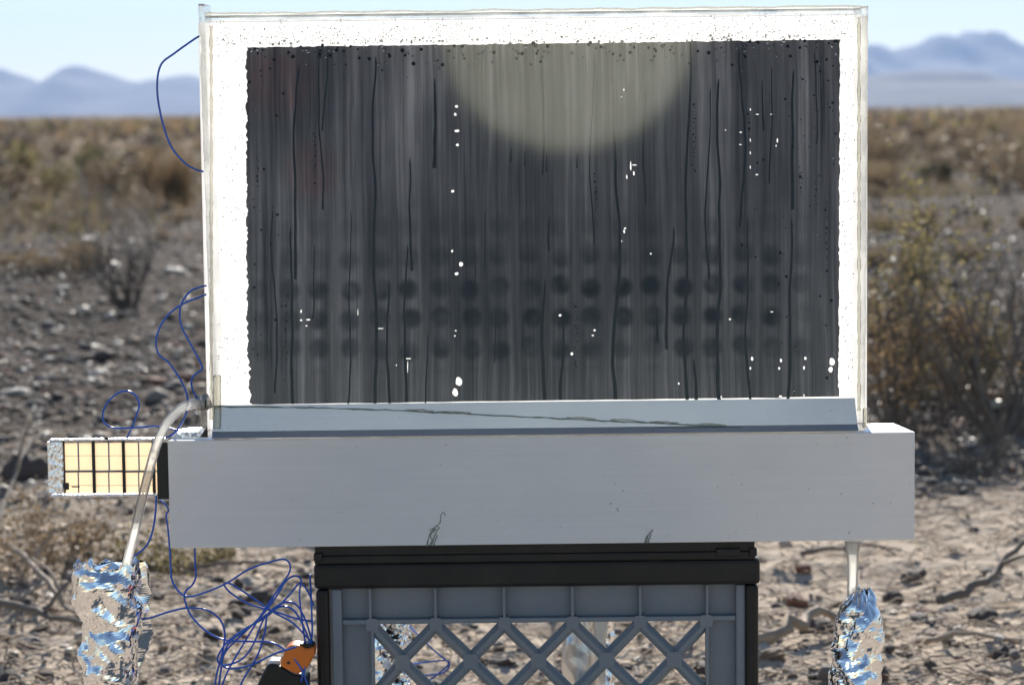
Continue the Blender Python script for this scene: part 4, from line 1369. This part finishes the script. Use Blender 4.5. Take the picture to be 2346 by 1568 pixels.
# ================================================================== wires
def wire(label, pts, r=.00078, y0=0.0, ys=None):
    n = len(pts)
    P = []
    for i, p in enumerate(pts):
        y = p[2] if len(p) > 2 else y0 + .004 * math.sin(i * 1.3 + n)
        P.append(at(p[0], p[1], y))
    return tube_thing('blue_wire', label, 'wire', P, r, 'wire', True, 6, 'thin blue wires', 6)
wire('blue wire loop hanging in the sky left of the frame top', [(459, 82, .015), (445, 90, .01), (400, 122, .0), (368, 150, -.003), (360, 205, -.004), (371, 275, -.003), (392, 335, -.001), (422, 372, .004), (448, 388, .012), (466, 393, .015)])
wire('blue wire from the frame side dropping past the kink to the hose joint', [(472, 654, .015), (458, 657, .01), (436, 667, .004), (418, 690, 0), (412, 715, 0), (416, 748, 0), (438, 790, .001), (460, 832, .002), (462, 846, .002), (441, 864, .002), (440, 888, .004), (452, 912, .010), (458, 922, .012)])
wire('blue wire bowing out from the frame side down behind the hose', [(472, 674, .018), (455, 681, .012), (415, 698, .004), (380, 727, .001), (359, 770, .002), (362, 808, .002), (388, 832, .002), (415, 872, .003), (429, 908, .006), (427, 945, .012), (405, 985, .016), (380, 1003, .017)])
wire('small curled blue wire loop above the foil edged plate', [(291, 1003, .02), (300, 983, .016), (312, 952, .01), (319, 925, .006), (308, 903, .004), (284, 895, .004), (255, 911, .006), (237, 940, .008), (238, 966, .01), (262, 980, .012), (310, 979, .014), (360, 976, .016), (400, 983, .02), (440, 994, .02), (462, 990, .018)])
wire('blue wire dropping from the foil edged plate behind the hose to the left bottle', [(358, 1134, .024), (357, 1165, .022), (352, 1205, .018), (340, 1242, .014), (320, 1264, .01), (300, 1276, .008)])
wire('short blue wire tucked against the left end of the metal base', [(368, 1145, .022), (378, 1153, .014), (386, 1168, .006), (381, 1180, .004), (385, 1210, .008), (389, 1258, .012), (391, 1300, .012), (394, 1328, .01), (408, 1352, .008), (428, 1365, .006), (455, 1361, .004), (515, 1337, .002), (570, 1303, .002), (620, 1286, .002), (650, 1280, 0), (664, 1291, 0), (662, 1312, 0), (640, 1345, -.002), (600, 1405, -.003), (560, 1470, -.002), (520, 1540, 0), (495, 1610, .002)])
wire('blue wire hanging from beneath the base and sweeping to the orange device', [(446, 1240, .03), (447, 1290, .02), (449, 1318, .014), (441, 1338, .01), (425, 1354, .008), (424, 1376, .008), (440, 1412, .006), (475, 1446, .004), (515, 1464, .002), (570, 1468, 0), (620, 1470, -.004), (655, 1490, -.008), (690, 1530, -.010), (712, 1590, -.008)])
wire('blue wire rising in an arch from the left foil bottle', [(312, 1420, .0), (345, 1414, -.006), (385, 1401, -.01), (425, 1392, -.012), (470, 1395, -.012), (503, 1417, -.01), (515, 1452, -.008), (508, 1500, -.006), (495, 1550, -.004), (486, 1620, 0)])
wire('blue wire folded back in a tight bend at the left tip of the tangle', [(716, 1422, .006), (680, 1416, -.004), (625, 1398, -.008), (570, 1382, -.01), (530, 1358, -.01), (514, 1340, -.012), (516, 1334, -.013), (530, 1337, -.013), (570, 1362, -.012), (625, 1400, -.010), (670, 1425, -.006), (700, 1455, -.004), (716, 1470, .004)])
wire('blue wire loop peaking beside the crate post', [(718, 1385, .008), (706, 1355, 0), (692, 1336, -.006), (682, 1338, -.008), (660, 1365, -.01), (615, 1408, -.012), (560, 1440, -.012), (522, 1468, -.01), (500, 1500, -.008), (502, 1518, -.008), (520, 1522, -.008), (555, 1508, -.008), (580, 1475, -.01), (598, 1430, -.012), (610, 1405, -.012)])
wire('longest blue wire loop hung over the peak of the tangle', [(700, 1476, -.002), (692, 1420, -.006), (686, 1360, -.008), (690, 1328, -.006), (676, 1318, -.008), (655, 1330, -.012), (630, 1370, -.014), (600, 1408, -.014), (552, 1455, -.014), (518, 1490, -.012), (508, 1520, -.012), (530, 1530, -.012), (575, 1522, -.014), (630, 1496, -.016), (680, 1480, -.014)])
wire('blue wire arching over the lower tangle into the orange device', [(712, 1476, -.006), (694, 1430, -.010), (672, 1396, -.014), (645, 1388, -.016), (615, 1404, -.016), (570, 1436, -.016), (530, 1466, -.014), (512, 1500, -.012), (500, 1580, -.008)])
wire('blue wire of two arches beside the crate post', [(716, 1470, -.002), (700, 1420, -.008), (680, 1385, -.012), (655, 1378, -.014), (628, 1392, -.016), (612, 1410, -.016), (606, 1450, -.016), (590, 1500, -.014), (560, 1550, -.012), (540, 1590, -.01)])
wire('straight blue wire running down along the crate post', [(710, 1315, .016), (712, 1350, .006), (714, 1400, .002), (715, 1450, -.002), (708, 1490, -.008), (690, 1560, -.01)])
wire('blue wire bent like a hook seen through the crate lattice', [(930, 1425, .40), (945, 1440, .39), (985, 1480, .37), (1020, 1510, .36), (1028, 1520, .36), (1000, 1545, .36), (950, 1580, .37)])
wire('blue wire double loop lower through the crate lattice', [(940, 1521, .385), (980, 1515, .37), (1024, 1512, .362), (1029, 1525, .362), (1015, 1540, .365), (980, 1545, .37), (940, 1552, .38)])

# ================================================================== orange and black device beside the crate
hd = thing('handheld_device', 'orange and black plastic device leaning at the left post of the crate', 'device', tuple(at(650, 1600, -.004)))
def slab(name, pts, y0, th, mat, bev=.0015):
    bm = bmesh.new()
    a = [bm.verts.new(at(px, py, y0)) for px, py in pts]
    b = [bm.verts.new(at(px, py, y0) + V((0, th, 0))) for px, py in pts]
    n = len(a)
    bm.faces.new(a); bm.faces.new(b[::-1])
    for i in range(n): bm.faces.new((a[i], b[i], b[(i + 1) % n], a[(i + 1) % n]))
    bmesh.ops.recalc_face_normals(bm, faces=bm.faces[:])
    bmesh.ops.bevel(bm, geom=bm.edges[:], offset=bev, segments=2, affect='EDGES', profile=.5)
    return Geo().bm(bm).make(name, MAT[mat], hd)
slab('orange_guard', [(656, 1484), (668, 1476), (686, 1477), (703, 1486), (720, 1480), (721, 1500), (704, 1530), (682, 1544), (668, 1539), (641, 1524), (645, 1508)], -.010, .018, 'orange', .0018)
slab('body', [(582, 1640), (584, 1580), (600, 1545), (613, 1522), (628, 1521), (645, 1527), (668, 1543), (690, 1548), (706, 1548), (708, 1640)], -.006, .02, 'blackpl', .0018)
slab('body', [(684, 1474), (718, 1474), (721, 1480), (703, 1486)], -.008, .012, 'blackpl', .001)
slab('white_piece', [(618, 1512), (640, 1512), (642, 1524), (628, 1520), (612, 1522)], -.002, .014, 'plainwhite', .001)  # white highlight on the black body, built as a solid white piece
slab('white_piece', [(698, 1528), (706, 1520), (712, 1530), (706, 1540), (698, 1538)], -.002, .01, 'plainwhite', .001)
P = at(661, 1517, -.0104)
Geo().tube([P, P + V((0, .001, 0))], .0012, 8).make('screw', MAT['tape'], hd)

# pale round cloth reflector on a pole, standing behind the camera: it shows mirrored in the pane
rd = thing('round_reflector', 'round silvery cloth reflector held on a side arm, mirrored in the dark panel', 'reflector', (0, 0, 0))
def mirror_dir(px, py):
    d = ray(px, py).normalized()
    return onplate(px, py, .0035), (d - 2 * d.dot(NRM) * NRM)
P, dm = mirror_dir(1300, 110)
# place the centre a little above the mirrored ray through the upper edge of the plate
_, dm2 = mirror_dir(1300, 58)
L = 5.2
C = P + dm2 * L
RAD = 284 / F_PX * (1.84 + L)
ax = (P - C).normalized()
ax = (Matrix.Rotation(math.radians(-22), 3, 'X') @ ax).normalized()
if ax.z < (P - C).normalized().z: ax = (Matrix.Rotation(math.radians(44), 3, 'X') @ ax).normalized()
e1 = ax.cross(V((0, 0, 1))).normalized(); e2 = e1.cross(ax)
rd.location = (C.x, C.y + .02, gz(C.x, C.y))
N = 64
vs = [C + ax * .004] + [C + (e1 * math.cos(6.2832 * i / N) + e2 * 1.0 * math.sin(6.2832 * i / N)) * RAD for i in range(N)]
vs2 = [v - ax * .006 for v in vs]
fs = [(0, 1 + i, 1 + (i + 1) % N) for i in range(N)]
Geo().add(vs + vs2, fs + [tuple(q + N + 1 for q in f[::-1]) for f in fs]).make('cloth', MAT['disc'], rd)
# carried by a side arm on a stand set well to the side
A = C - ax * .03 + V((0, 0, RAD * .45))
E = V((C.x + 1.5, C.y - .05, A.z))
Geo().tube([A, E], .009, 8).make('side_arm', MAT['blackpl'], rd)
Geo().tube([V((E.x, E.y, gz(E.x, E.y) - .02)), V((E.x, E.y, E.z + .05))], .012, 8).make('stand', MAT['blackpl'], rd)
